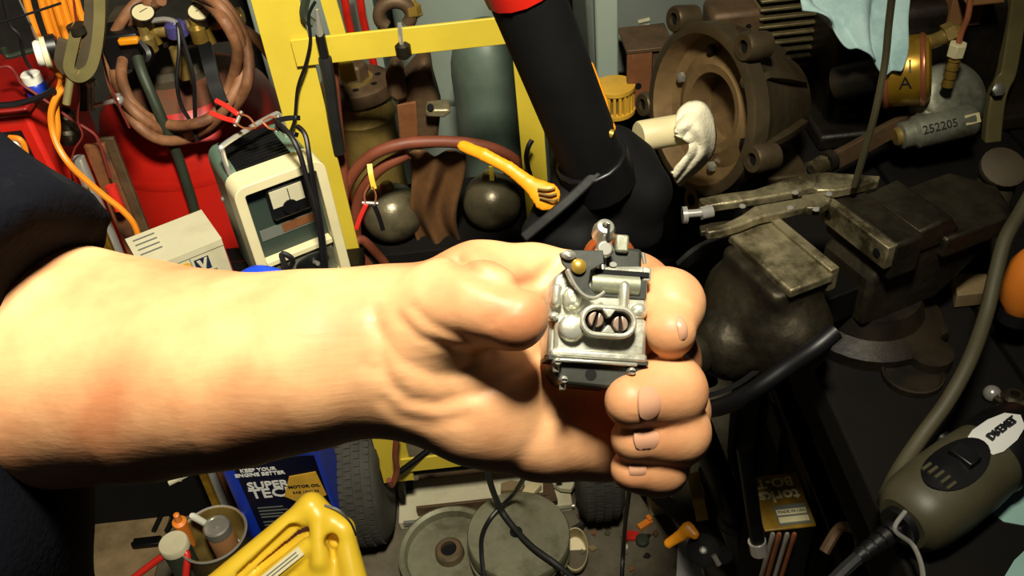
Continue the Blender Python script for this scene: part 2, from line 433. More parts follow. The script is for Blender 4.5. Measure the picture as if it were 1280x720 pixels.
# ------------------------------------------------------------------ the person: left forearm and hand, navy shirt
PERSON_LOC = Vector((-0.375, 0.12, 0.0))
def H(px, py, d): return np.array([(px-640)/FPX*d, -(py-360)/FPX*d, -d], np.float32)
def chain(p, pts, k):
    """tapered capsules through (px, py, depth, radius_px)"""
    s = None
    for a, b in zip(pts[:-1], pts[1:]):
        c = s_caps(p, H(*a[:3]), H(*b[:3]), a[3]*a[2]/FPX, b[3]*b[2]/FPX)
        s = c if s is None else smin(s, c, k)
    return s
FOREARM = [(-150, 360, 0.376, 122), (20, 452, 0.372, 138), (110, 458, 0.365, 131), (200, 464, 0.350, 119), (300, 462, 0.335, 104), (400, 447, 0.322, 93), (475, 434, 0.316, 86)]
PALM = [
    [(480, 412, 0.322, 62), (600, 362, 0.326, 54), (665, 352, 0.333, 46)],
    [(480, 432, 0.326, 66), (670, 420, 0.340, 48)],
    [(480, 452, 0.326, 62), (672, 480, 0.340, 46)],
    [(490, 470, 0.322, 54), (665, 532, 0.334, 44)],
    [(505, 482, 0.314, 42), (590, 526, 0.314, 46), (680, 546, 0.320, 44), (750, 562, 0.330, 36)],
    [(640, 522, 0.320, 48), (748, 536, 0.328, 44)],
    [(492, 452, 0.316, 50), (530, 464, 0.311, 50), (610, 482, 0.314, 52), (682, 505, 0.326, 50)],
]
THUMB = [(492, 418, 0.312, 64), (560, 385, 0.298, 58), (600, 380, 0.290, 48), (643, 397, 0.283, 43)]
FINGERS = [
    [(665, 352, 0.333, 46), (790, 364, 0.334, 41), (836, 380, 0.310, 36), (838, 416, 0.294, 32)],
    [(672, 430, 0.340, 44), (828, 450, 0.330, 39), (838, 490, 0.299, 37), (789, 502, 0.289, 34)],
    [(675, 488, 0.340, 42), (840, 514, 0.328, 39), (844, 540, 0.303, 35), (794, 548, 0.295, 31)],
    [(670, 538, 0.334, 40), (814, 566, 0.324, 33), (822, 582, 0.307, 30), (789, 587, 0.300, 26)],
]
CREASES = [  # (points, depth m, width m)
    ([(470, 392, .292), (476, 440, .290), (486, 478, .287), (510, 500, .283), (548, 505, .28), (600, 490, .284), (650, 462, .298), (690, 430, .31)], 0.0011, 0.0022),
    ([(474, 410, .292), (500, 450, .285), (545, 470, .28), (600, 462, .283), (645, 446, .29)], 0.0006, 0.0018),
    ([(500, 398, .283), (524, 422, .274), (570, 438, .268), (612, 442, .27)], 0.0007, 0.0016),
    ([(516, 384, .28), (540, 405, .272), (574, 420, .265), (612, 432, .264)], 0.0007, 0.0016),
    ([(574, 330, .302), (600, 348, .29), (640, 360, .30), (670, 352, .30), (692, 332, .305)], 0.0022, 0.0026),
    ([(615, 402, .258), (628, 392, .252), (640, 380, .252)], 0.0006, 0.0016),
    ([(480, 500, .295), (500, 520, .29), (540, 530, .285), (580, 522, .283)], 0.0007, 0.0022),
    ([(640, 590, .30), (670, 545, .30), (690, 500, .32), (700, 470, .32)], 0.0008, 0.003),
    ([(820, 372, .30), (832, 372, .30), (852, 378, .30)], 0.0010, 0.0018),
    ([(455, 455, .30), (465, 462, .30), (474, 460, .30)], 0.0005, 0.0025),
]
def hand_sdf(p):
    s = chain(p, FOREARM, 0.02)
    # flatten the wrist a little towards the palm side
    for c in PALM: s = smin(s, chain(p, c, 0.01), 0.014)
    s = smin(s, chain(p, THUMB[:2], 0.012), 0.012)
    th = chain(p, THUMB[1:], 0.008)
    s = smin(s, th, 0.006)
    fg = None
    for F in FINGERS:
        c = chain(p, F, 0.011)
        fg = c if fg is None else smin(fg, c, 0.0012)
    s = smin(s, fg, 0.004)
    near = np.abs(s) < 0.01
    if near.any():
        q = p[near]; add = np.zeros(len(q), np.float32)
        for pts, dep, wid in CREASES:
            a = np.array([[(x-640)/FPX, -(y-360)/FPX] for x, y, _ in pts], np.float32)
            uv = q[:, :2] / (-q[:, 2:3]); d = None
            for e0, e1 in zip(a[:-1], a[1:]):
                ab = e1 - e0; t = np.clip(((uv - e0) @ ab)/float(ab @ ab), 0, 1); r = uv - e0 - t[:, None]*ab
                dd = np.sqrt((r*r).sum(1)); d = dd if d is None else np.minimum(d, dd)
            d = d * 0.29
            face = np.clip((-0.262 - q[:, 2]) / -0.001, 0, 1) if False else (q[:, 2] > -0.335)
            add += dep * np.exp(-(d/wid)**2) * face
        s[near] += add
    return s
_ds = np.linspace(0.262, 0.38, 400); _sd = hand_sdf(np.array([H(567, 452, d) for d in _ds], np.float32))
SMUDGE = tuple(np.array(P(567, 452, float(_ds[np.argmax(_sd < 0)]))) - np.array(PERSON_LOC))
skin_material()
PER = thing('person', 'person in a navy short-sleeved shirt holding a small carburetor in the left hand', 'person', PERSON_LOC)
body = net_obj('body', hand_sdf, H(-60, 0, 0.40) * 0 + np.array([-0.30, -0.09, -0.425]), (0.085, 0.045, -0.262), 0.0012, 'skin', PER, CAMMAT)
body['label'] = 'bare left forearm and hand, fingers curled round the carburetor'
for _ in range(1):
    sm = body.modifiers.new('smooth', 'SMOOTH'); sm.factor = 0.5; sm.iterations = 4
def surf_depth(px, py):
    ds = np.linspace(0.262, 0.38, 500); pts = np.array([H(px, py, d) for d in ds], np.float32)
    s = hand_sdf(pts); k = np.argmax(s < 0); return float(ds[k]) if s[k] < 0 else 0.3
def nail(px, py, wpx, hpx, yaw, pitch, roll):
    d = surf_depth(px, py)
    a, b = px2m(wpx, d)/2, px2m(hpx, d)/2
    m = MB(); nu, nv = 12, 10; vs = []; fs = []
    for lay, off in ((0, 0.0009), (1, -0.0012)):
        for i in range(nu+1):
            for j in range(nv+1):
                u = -1 + 2*i/nu; v = -1 + 2*j/nv
                x = a*u*math.sqrt(1 - 0.42*v*v) ; y = b*v*math.sqrt(1 - 0.42*u*u)
                vs.append((x, y, off - 0.0032*(y/b)**2*0.6 - 0.0006*(x/a)**2))
    W = nv+1; S = (nu+1)*W
    for i in range(nu):
        for j in range(nv):
            q = (i*W+j, (i+1)*W+j, (i+1)*W+j+1, i*W+j+1); fs.append(q); fs.append(tuple(S+x for x in reversed(q)))
    rim = [i*W for i in range(nu)] + [nu*W+j for j in range(nv)] + [i*W+nv for i in range(nu, 0, -1)] + [j for j in range(nv, 0, -1)]
    for x, y in zip(rim, rim[1:]+rim[:1]): fs.append((y, x, S+x, S+y))
    c0 = H(px, py, d); e = 0.0015
    pts_ = np.array([c0 + np.array(o, np.float32)*e for o in ((1, 0, 0), (-1, 0, 0), (0, 1, 0), (0, -1, 0), (0, 0, 1), (0, 0, -1))], np.float32)
    g_ = hand_sdf(pts_); nrm_ = Vector((float(g_[0]-g_[1]), float(g_[2]-g_[3]), float(g_[4]-g_[5]))).normalized()
    Mw = CAMMAT @ axisM(Vector(c0), nrm_, (1, 0, -0.2)) @ Matrix.Rotation(roll, 4, 'Z')
    m.add(vs, fs, Mw)
    return obj('fingernail', m, 'skin_nail', body, world=True, ang=50)
EMAT[body.name] = Matrix.Identity(4)
nail(812, 504, 34, 42, 0.30, 0.05, 0.0)
nail(808, 547, 34, 32, 0.22, 0.05, 0.0)
nail(797, 586, 22, 26, 0.2, 0.1, 0.0)
nail(853, 410, 14, 32, 0.75, 0.0, 0.1)

# shirt: sleeve and trunk as one cloth surface
def shirt_sdf(p):
    a, b = H(-440, 190, 0.346), H(2, 430, 0.346)
    ax = (b - a)/np.linalg.norm(b - a)
    s = s_caps(p, a, b + ax*0.1, 0.078, 0.0545)
    cut = (p - b) @ ax
    s = smax(s, cut, 0.004)
    # trunk, given in world axes
    Wp = p @ np.array(CAMROT, np.float32).T + np.array([0, 0, 1.5], np.float32)
    t = s_caps(Wp, (-0.372, 0.235, 1.230), (-0.41, 0.09, 0.84), 0.186, 0.165)
    t = smin(t, s_caps(Wp, (-0.50, 0.27, 1.33), (-0.40, 0.18, 1.30), 0.075, 0.085), 0.06)
    t = smax(t, 0.80 - Wp[:, 2], 0.01)
    fold = 0.004*np.sin(Wp[:, 0]*60 + 6*np.sin(Wp[:, 2]*9)) + 0.003*np.sin(Wp[:, 2]*45 + Wp[:, 1]*30)
    f2 = 0.0022*np.sin(p[:, 0]*95 + p[:, 1]*60) + 0.0015*np.sin(p[:, 1]*140 - p[:, 0]*40)
    return smin(s + f2, t + fold, 0.04)
sh = net_obj('shirt', shirt_sdf, (-0.75, -0.66, -0.80), (0.05, 0.30, 0.02), 0.0075, 'shirt_navy', PER, CAMMAT)
sh['label'] = 'dark navy shirt with faint grey blotches'
m_ = sh.modifiers.new('smooth', 'SMOOTH'); m_.iterations = 3; m_.factor = 0.5
def trousers_sdf(p):
    s = s_caps(p, (-0.375, 0.13, 0.84), (-0.375, 0.12, 0.80), 0.165, 0.165)
    for x in (-0.465, -0.285): s = smin(s, s_caps(p, (x, 0.12, 0.78), (x + (x+0.375)*0.25, 0.10, 0.09), 0.098, 0.062), 0.03)
    return smax(s, 0.05 - p[:, 2], 0.01) + 0.003*np.sin(p[:, 2]*40 + p[:, 0]*20)
tr = net_obj('trousers', trousers_sdf, (-0.66, -0.1, 0.0), (-0.1, 0.4, 1.05), 0.014, 'trouser_dark', PER)
for x in (-0.49, -0.26):
    def shoe_sdf(p, x=x):
        s = smin(s_ell(p, (x, 0.20, 0.04), (0.045, 0.13, 0.045)), s_caps(p, (x, 0.11, 0.05), (x, 0.11, 0.10), 0.048, 0.045), 0.03)
        return smax(s, 0.004 - p[:, 2], 0.004)
    net_obj('shoe', shoe_sdf, (x-0.08, 0.0, -0.01), (x+0.08, 0.36, 0.18), 0.009, 'black_matte', PER)
bpy.context.view_layer.update()

# ------------------------------------------------------------------ carburetor held in the hand (frame: x right, y up, z towards the lens)
CD = 0.298
CM = CAMMAT @ Matrix.Translation(Vector(H(745, 396, CD))) @ Euler((math.radians(-9), math.radians(5), math.radians(-4))).to_matrix().to_4x4()
CARB = thing('carburetor', 'small silver cast carburetor held between thumb and fingers', 'carburetor', M=CM)
u = px2m(1, CD)          # one photo pixel at this depth
def cp(x, y): return ((x-745)*u, -(y-396)*u)      # photo pixel -> carburetor x, y
def cyl(mb, x, y, z0, z1, r, n=20): 
    X, Y = cp(x, y); return mb.lathe([(r*u, z0), (r*u, z1)], n, Matrix.Translation((X, Y, 0)))
def cbox(mb, x0, y0, x1, y1, z0, z1):
    a, b = cp(x0, y0), cp(x1, y1); return mb.box(((a[0]+b[0])/2, (a[1]+b[1])/2, (z0+z1)/2), (abs(b[0]-a[0]), abs(b[1]-a[1]), z1-z0))
mm = 0.001
b_ = MB(); b_.prism([cp(*q) for q in [(684, 452), (684, 372), (690, 350), (704, 338), (800, 330), (806, 338), (806, 452)]][::-1], -14*mm, 4*mm)
obj('body', b_, 'cast_aluminium', CARB, bevel=0.0012)
b_ = MB(); cbox(b_, 690, 398, 804, 446, 3*mm, 7*mm); obj('front_boss', b_, 'cast_aluminium', CARB, bevel=0.0014)
b_ = MB(); cbox(b_, 686, 442, 804, 452, -13*mm, 8.6*mm); obj('flange', b_, 'cast_aluminium', CARB, bevel=0.0008)
b_ = MB(); cbox(b_, 684, 450, 806, 455, -13*mm, 8*mm); obj('gasket', b_, 'gasket_dark', CARB)
b_ = MB(); b_.prism([cp(*q) for q in [(690, 455), (802, 455), (796, 476), (760, 486), (702, 484), (691, 470)]][::-1], -13*mm, 6.4*mm)
obj('cover_plate', b_, 'gasket_dark', CARB, bevel=0.0012)
b_ = MB(); cbox(b_, 694, 453, 792, 457.5, 6*mm, 9*mm); obj('cover_edge', b_, 'steel', CARB, bevel=0.0004)
b_ = MB(); cyl(b_, 737, 470, 6*mm, 6.6*mm, 7); obj('vent_hole', b_, 'black_matte', CARB)
for (x, y) in ((694, 458), (703, 479), (785, 464)):
    b_ = MB(); X, Y = cp(x, y)
    b_.lathe([(5.2*u, 4*mm), (5.2*u, 9*mm), (4.4*u, 10*mm), (4.4*u, 10.4*mm)], 14, Matrix.Translation((X, Y, 0)))
    b_.lathe([(4.2*u, 0), (4.2*u, 9*u)], 10, axisM((X, Y-3*u, 7*mm), (0, -1, 0)))
    sc_ = obj('cover_screw', b_, 'steel', CARB, bevel=0.0003)
    obj('slot', MB().box((X, Y, 10.4*mm), (7*u, 1.6*u, 0.5*mm)), 'black_matte', sc_)
# twin mixture screws in an oval housing
def stadium(x0, x1, y, r, n=10):
    pts = []
    for k in range(n+1): a = -math.pi/2 + math.pi*k/n; pts.append((x1 + r*math.cos(a), y + r*math.sin(a)))
    for k in range(n+1): a = math.pi/2 + math.pi*k/n; pts.append((x0 + r*math.cos(a), y + r*math.sin(a)))
    return pts
SMx = Matrix.Translation((0, 0, 0))
xa, ya = cp(737, 405); xb, yb = cp(767, 408)
b_ = MB(); st = stadium(xa, xb, (ya+yb)/2, 20*u); inn = stadium(xa, xb, (ya+yb)/2, 13.5*u)
n = len(st)
vs = [(x, y, 5*mm) for x, y in st] + [(x, y, 12.4*mm) for x, y in st] + [(x, y, 12.4*mm) for x, y in inn] + [(x, y, 8*mm) for x, y in inn]
fs = [];
for L_ in range(3):
    for i in range(n): fs.append((L_*n+i, L_*n+(i+1) % n, (L_+1)*n+(i+1) % n, (L_+1)*n+i))
fs.append(tuple(range(3*n, 4*n))); fs.append(tuple(range(n-1, -1, -1)))
b_.add(vs, fs); ov = obj('screw_housing', b_, 'cast_aluminium', CARB, bevel=0.0006)
obj('housing_floor', MB().prism(inn, 8*mm, 8.6*mm), 'black_matte', ov)
# web between the two wells, above and below the neck
for s_ in (1, -1):
    xm = (xa+xb)/2; ym = (ya+yb)/2
    b_ = MB().prism([(xm-9*u, ym+s_*15*u), (xm+9*u, ym+s_*15*u), (xm+1.5*u, ym+s_*4.5*u), (xm-1.5*u, ym+s_*4.5*u)][::s_*-1], 8*mm, 12.4*mm)
    obj('housing_web', b_, 'cast_aluminium', ov, bevel=0.0004)
for (x, y, an) in ((737, 405, 78), (767, 408, 95)):
    X, Y = cp(x, y); MR = Matrix.Translation((X, Y, 0)) @ Matrix.Rotation(math.radians(an), 4, 'Z')
    b_ = MB()
    for s_ in (1, -1):      # two half discs leave the screwdriver slot open
        pts = [(9.3*u*math.cos(math.radians(t)), s_*9.3*u*math.sin(math.radians(t))) for t in range(8, 173, 12)]
        b_.prism(pts if s_ > 0 else pts[::-1], 8*mm, 11.6*mm, MR)
    obj('mixture_screw', b_, 'screw_face', CARB, bevel=0.0003)
for (x0, y0, x1, y1, z) in ((684, 362, 697, 391, 8.5), (699, 364, 722, 392, 8.2), (682, 397, 695, 408, 8.6), (768, 352, 781, 394, 8.0), (784, 378, 805, 398, 7.5)):
    b_ = MB(); cbox(b_, x0, y0, x1, y1, 2*mm, z*mm); obj('cast_boss', b_, 'cast_aluminium', CARB, bevel=0.0022, seg=3)
b_ = MB(); X, Y = cp(710, 416); b_.lathe([(17*u, 5*mm), (17*u, 8.5*mm), (15*u, 10*mm), (11*u, 10.6*mm)], 22, Matrix.Translation((X, Y, 0))); obj('cast_boss', b_, 'cast_aluminium', CARB, bevel=0.0004)
# throat under the lever, choke plate, top cover
b_ = MB(); cbox(b_, 736, 344, 804, 372, 3*mm, 4.6*mm); obj('throat', b_, 'gasket_dark', CARB)
b_ = MB(); b_.lathe([(13*u, -30*u), (13*u, 30*u)], 18, axisM((*cp(764, 356), 3.6*mm), (1, 0, 0))); obj('throttle_shaft', b_, 'dull_aluminium', CARB)
b_ = MB(); cbox(b_, 748, 306, 800, 342, -7*mm, 1.5*mm); obj('top_cover', b_, 'gasket_dark', CARB, bevel=0.0012)
b_ = MB(); cbox(b_, 738, 339, 806, 345, -10*mm, 5.6*mm); obj('top_gasket', b_, 'black_matte', CARB)
b_ = MB(); cbox(b_, 764, 291, 781, 314, -4*mm, 3.4*mm); obj('top_block', b_, 'dull_aluminium', CARB, bevel=0.0008)
b_ = MB(); b_.sphere((0, 0, 0), (36*u, 34*u, 8*mm), 26, 14, Matrix.Translation((*cp(768, 312), -12*mm))); bu = obj('fuel_bulb', b_, 'bulb_brown', CARB); bu['label'] = 'reddish brown rounded bulb'
b_ = MB(); X, Y = cp(748, 300)
b_.lathe([(9*u, -4*mm), (9*u, 4*mm), (11*u, 4.4*mm), (11*u, 6.2*mm), (9*u, 7.2*mm)], 18, Matrix.Translation((X, Y-14*u, 0)))
obj('idle_screw', b_, 'steel', CARB, bevel=0.0003)
b_ = MB(); b_.lathe([(5*u, 1*mm), (14*u, 1*mm), (14.5*u, 4*mm), (11*u, 6.8*mm), (4*u, 7.2*mm), (4*u, 4.5*mm)], 20, Matrix.Translation((X, Y+6*u, 0)) @ Matrix.Rotation(-0.35, 4, 'X')); obj('idle_screw_head', b_, 'steel', CARB, bevel=0.0003)
b_ = MB(); b_.box((X+3*u, Y+6*u, 7*mm), (3*u, 22*u, 1.5*mm), None); obj('screw_slot', b_, 'black_matte', CARB)
b_ = MB(); b_.rod((X, Y-24*u, 2*mm), (X+1*u, Y-44*u, 3*mm), 6*u, 5*u, 12); obj('idle_screw_shank', b_, 'steel', CARB)
# throttle lever with its bronze screw and curled tail
b_ = MB(); b_.prism([cp(*q) for q in [(690, 326), (700, 321), (744, 318), (746, 334), (730, 344), (728, 362), (738, 374), (732, 380), (716, 374), (706, 352), (694, 338)]][::-1], 8.2*mm, 9.2*mm)
obj('throttle_lever', b_, 'gasket_dark', CARB, bevel=0.0003)
b_ = MB(); b_.strip([Vector((*cp(x, y), 9.4*mm)) for x, y in ((700, 346), (710, 364), (722, 376), (736, 378), (747, 370))], 3.4*mm, 1.0*mm, (0, 0, 1)); obj('lever_tail', b_, 'steel', CARB, bevel=0.0002)
b_ = MB(); X, Y = cp(714, 341); b_.lathe([(9.5*u, 9*mm), (9.5*u, 10.4*mm), (6*u, 11.3*mm), (1*u, 11.5*mm)], 18, Matrix.Translation((X, Y, 0))); ls = obj('lever_screw', b_, 'brass', CARB)
b_ = MB(); X, Y = cp(701, 328); b_.lathe([(6*u, 9*mm), (6*u, 10.5*mm), (3*u, 11.2*mm)], 14, Matrix.Translation((X, Y, 0)), sx=1.5); obj('lever_pin', b_, 'steel', CARB)
b_ = MB(); cbox(b_, 798, 332, 809, 350, -6*mm, 5*mm); obj('side_tab', b_, 'cast_aluminium', CARB, bevel=0.0006)
b_ = MB(); b_.lathe([(3.4*u, 0), (3.4*u, 3*mm)], 10, Matrix.Translation((*cp(761, 331), 1.2*mm)), sx=1.4); obj('rivet', b_, 'steel', CARB)
b_ = MB(); b_.lathe([(2.6*u, 0), (2.6*u, 14*u)], 10, axisM((*cp(800, 312), 2*mm), (0.2, -1, 0))); obj('linkage_pin', b_, 'steel', CARB)
# ------------------------------------------------------------------ hand truck (yellow) in the middle
HT = thing('hand_truck', 'yellow painted steel hand truck with black pneumatic wheels', 'hand truck', (-0.10, 1.1, 0))
def angle_iron(mb, x, w_, z0, z1, flip=1):
    mb.box((x, 0, (z0+z1)/2), (w_, 0.005, z1-z0)); mb.box((x - flip*(w_/2-0.0025), 0.02, (z0+z1)/2), (0.005, 0.04, z1-z0)); return mb
obj('upright', angle_iron(MB(), -0.148, 0.058, 0.14, 1.25, 1), 'yellow_paint', HT, bevel=0.001)
obj('upright', angle_iron(MB(), 0.150, 0.034, 0.14, 1.25, -1), 'yellow_paint', HT, bevel=0.001)
for z, h in ((1.004, 0.036), (0.62, 0.034), (0.19, 0.036)):
    obj('cross_bar', MB().box((-0.004, -0.006, z), (0.262 + (0.012 if z > 0.9 else 0), 0.005, h)), 'yellow_paint', HT, bevel=0.001)
obj('brace', MB().strip([(-0.105, 0.05, 1.25), (-0.090, 0.05, 1.0), (-0.088, 0.05, 0.93)], 0.02, 0.005, (1, 0, 0), smooth=False), 'yellow_paint', HT)
obj('toe_plate', MB().box((0, 0.06, 0.020), (0.26, 0.12, 0.006)).box((0, 0.004, 0.035), (0.26, 0.006, 0.03)), 'brown_cast', HT, bevel=0.001)
obj('axle', MB().rod((-0.27, 0.03, 0.13), (0.27, 0.03, 0.13), 0.011), 'black_steel', HT)
for sx in (-1, 1):
    obj('axle_bracket', MB().box((sx*0.15, 0.03, 0.15), (0.012, 0.06, 0.12)), 'dark_iron', HT)
    X = -0.215 if sx < 0 else 0.222
    Mw = axisM((X, 0.03, 0.13), (1, 0, 0))
    prof = [(0.062, -0.036), (0.085, -0.042), (0.112, -0.041), (0.124, -0.033), (0.1285, -0.02), (0.130, 0), (0.1285, 0.02), (0.124, 0.033), (0.112, 0.041), (0.085, 0.042), (0.062, 0.036)]
    wh = obj('wheel', MB().lathe(prof, 40, Mw), 'tyre', HT)
    # tread: raised ribs cut into blocks
    for k, zc in enumerate((-0.024, -0.008, 0.008, 0.024)):
        t = MB(); R_ = 0.1295 if abs(zc) < 0.01 else 0.1265
        for a in range(60):
            q = 2*math.pi*(a + 0.5*(k % 2))/60
            t.box((0, 0, 0), (0.006, 0.0104, 0.0115), Mw @ Matrix.Rotation(q, 4, 'Z') @ Matrix.Translation((R_, 0, zc)))
        rb = obj('tread_rib', t, 'tyre', wh)
    obj('rim', MB().lathe([(0.01, -0.03), (0.03, -0.032), (0.05, -0.02), (0.062, -0.034), (0.064, -0.034), (0.064, 0.034), (0.062, 0.034), (0.05, 0.02), (0.03, 0.032), (0.01, 0.03)], 28, Mw), 'dull_aluminium', wh)

# ------------------------------------------------------------------ red air compressor
AC = thing('air_compressor', 'red upright air compressor tank with gauges and a black pressure switch', 'compressor', (-0.55, 1.53, 0))
r = 0.168
prof = [(0.05, 0.07), (0.11, 0.085), (0.15, 0.115), (r, 0.165), (r, 0.665), (0.165, 0.70), (0.15, 0.742), (0.12, 0.775), (0.07, 0.797), (0.0, 0.803)]
obj('tank', MB().lathe(prof[:8], 48), 'red_paint', AC)
obj('tank_dome', MB().lathe(prof[7:], 48), 'dusty_red', AC)
obj('weld_band', MB().lathe([(r+0.0005, 0.655), (r+0.0012, 0.660), (r+0.0012, 0.668), (r+0.0005, 0.673)], 48, caps=False), 'red_paint', AC)
for k in range(3):
    a = math.radians(90 + 120*k); obj('foot', MB().strip([(0.13*math.cos(a), 0.13*math.sin(a), 0.12), (0.17*math.cos(a), 0.17*math.sin(a), 0.01)], 0.04, 0.006, (-math.sin(a), math.cos(a), 0), smooth=False), 'red_dark', AC)
def wp(px, py, Y): return PY(px, py, Y)
top = obj('top_plate', MB().lathe([(0.07, 0.785), (0.07, 0.81), (0.06, 0.82)], 28), 'grime', AC)
obj('pressure_switch', MB().box(wp(160, 56, 1.43), (0.062, 0.06, 0.06)), 'black_plastic', AC, bevel=0.004, world=True)
obj('switch_lever', MB().box(wp(161, 51, 1.392), (0.032, 0.012, 0.011)), 'amber_plastic', AC, bevel=0.003, world=True)
obj('motor_cover', MB().box(wp(160, 32, 1.50), (0.060, 0.10, 0.035)), 'grime', AC, bevel=0.004, world=True)
obj('manifold', MB().rod(wp(176, 42, 1.42), wp(300, 24, 1.42), 0.011), 'brass_dull', AC, world=True)
obj('manifold_block', MB().box(wp(243, 40, 1.45), (0.14, 0.04, 0.03)), 'engine_black', AC, bevel=0.004, world=True)
for px, py in ((179, 17), (249, 16)):
    c = wp(px, py, 1.405); ax = (Vector(CAM) - c).normalized() + Vector((0, 0.3, 0.75))
    Mg = axisM(c, ax)
    g = obj('gauge', MB().lathe([(0.010, -0.022), (0.0165, -0.02), (0.0175, -0.004), (0.0185, 0.0), (0.0185, 0.004), (0.0165, 0.0045), (0.0163, 0.002)], 24, Mg), 'dark_iron', AC, world=True)
    d_ = obj('dial', MB().lathe([(0.0162, 0.0), (0.0162, 0.0026)], 24, Mg), 'cream', g, world=True)
    obj('needle', MB().box((0.003, 0.003, 0.0032), (0.014, 0.001, 0.0006), Mg @ Matrix.Rotation(0.7, 4, 'Z')), 'print_black', g, world=True)
    obj('gauge_stem', MB().rod(c - ax.normalized()*0.015, c - Vector((-0.004, -0.01, 0.055)), 0.0065), 'brass', AC, world=True)
for px, py, m_ in ((184, 50, 'brass_dull'), (247, 38, 'brass')):
    obj('regulator_body', MB().lathe([(0.009, -0.022), (0.013, -0.018), (0.013, 0.004), (0.008, 0.010), (0.008, 0.022)], 12, Matrix.Translation(wp(px, py, 1.40))), m_, AC, world=True)
obj('regulator_knob', MB().lathe([(0.012, -0.012), (0.017, -0.008), (0.017, 0.010), (0.012, 0.014)], 14, Matrix.Translation(wp(221, 38, 1.40))), 'purple_plastic', AC, world=True)
obj('regulator_bowl', MB().lathe([(0.009, -0.045), (0.013, -0.03), (0.011, 0.01)], 14, Matrix.Translation(wp(222, 66, 1.40))), 'brass_dull', AC, world=True)
obj('chrome_pipe', MB().tube([wp(190, 26, 1.40), wp(205, 24, 1.40), wp(216, 26, 1.40), wp(224, 32, 1.40)], 0.0042), 'chrome', AC, world=True)
cpl = obj('hose_coupling', MB().rod(wp(272, 27, 1.40), wp(304, 20, 1.40), 0.010), 'brass', AC, world=True)
obj('coupling_nut', MB().lathe([(0.014, -0.008), (0.014, 0.008)], 6, axisM(wp(297, 21, 1.40), wp(304, 20, 1.40)-wp(272, 27, 1.40))), 'brass', AC, world=True)
obj('elbow', MB().tube([wp(176, 52, 1.395), wp(186, 66, 1.385), wp(184, 74, 1.38), wp(178, 72, 1.38)], 0.009), 'black_steel', AC, world=True)

tag(obj('air_hose', MB().tube([wp(172, 72, 1.37), wp(178, 92, 1.35), wp(190, 120, 1.335), wp(205, 155, 1.325), wp(222, 195, 1.33), wp(233, 228, 1.33), wp(243, 262, 1.335), wp(250, 300, 1.33), wp(262, 400, 1.30)], 0.0085, n=10), 'hose_green'),
    'dark green rubber hose hanging down the front of the red tank', 'hose')
# brown hose coiled against the tank
pts = []
for k in range(38):
    a = math.radians(100 - k*29); j = k/37
    rx, ry = 90 - 22*j + 3*math.sin(k*2.1), 102 - 24*j + 3*math.cos(k*1.7)
    pts.append(wp(222 + rx*math.cos(a), 78 - ry*math.sin(a), 1.325 - 0.022*math.sin(k*1.9) - 0.012*j + 0.15*min(1, max(0, 0.6*math.sin(a) - 0.55*math.cos(a) + 0.05))))
tag(obj('hose_coil', MB().tube(pts, 0.0088, n=10, sub=4), 'hose_brown'), 'brown rubber air hose coiled in loops round the red tank', 'hose')
lead = MB().tube([wp(222, 30, 1.36), wp(224, 60, 1.34), wp(221, 100, 1.325), wp(226, 130, 1.32), wp(238, 152, 1.315), wp(245, 172, 1.31)], 0.0032)
lead.tube([wp(222, 28, 1.36), wp(234, 66, 1.34), wp(242, 100, 1.325), wp(244, 150, 1.315), wp(246, 176, 1.31)], 0.0032)
tag(obj('twin_lead', lead, 'black_wire'), 'pair of thin black wires hanging between the two gauges', 'wire')
tag(obj('rubber_strap', MB().strip([wp(256, 56, 1.36), wp(262, 80, 1.33), wp(270, 110, 1.31), wp(278, 130, 1.29)], 0.02, 0.006, (1, 0, 0)), 'black_plastic'), 'short thick black strap below the right gauge', 'strap')

# brown hose hanging at the cart's left
tag(obj('hanging_hose', MB().tube([wp(296, 32, 1.40), wp(322, 50, 1.36), wp(345, 80, 1.30), wp(362, 115, 1.26), (wp(372, 150, 1.24)), wp(385, 210, 1.22), wp(400, 300, 1.20), wp(410, 360, 1.2)], 0.0085, n=10), 'hose_brown'),
    'single brown hose hanging from the brass coupling to behind the yellow upright', 'hose')

# ------------------------------------------------------------------ stool carrying the charger and the grey box
ST = thing('work_stool', 'black steel stool half hidden behind the forearm', 'stool', (-0.45, 1.03, 0))
obj('seat', MB().box((0.03, -0.035, 0.706), (0.43, 0.13, 0.024)), 'black_steel', ST, bevel=0.004)
obj('pedestal', MB().box((-0.045, 0.115, 0.35), (0.09, 0.07, 0.68)), 'black_matte', ST, bevel=0.004)
obj('foot_plate', MB().lathe([(0.065, 0.0), (0.065, 0.012), (0.05, 0.024)], 28, Matrix.Translation((-0.045, 0.115, 0))), 'black_steel', ST)
obj('seat_bracket', MB().box((0.0, 0.07, 0.680), (0.34, 0.05, 0.028)), 'black_steel', ST, bevel=0.002)

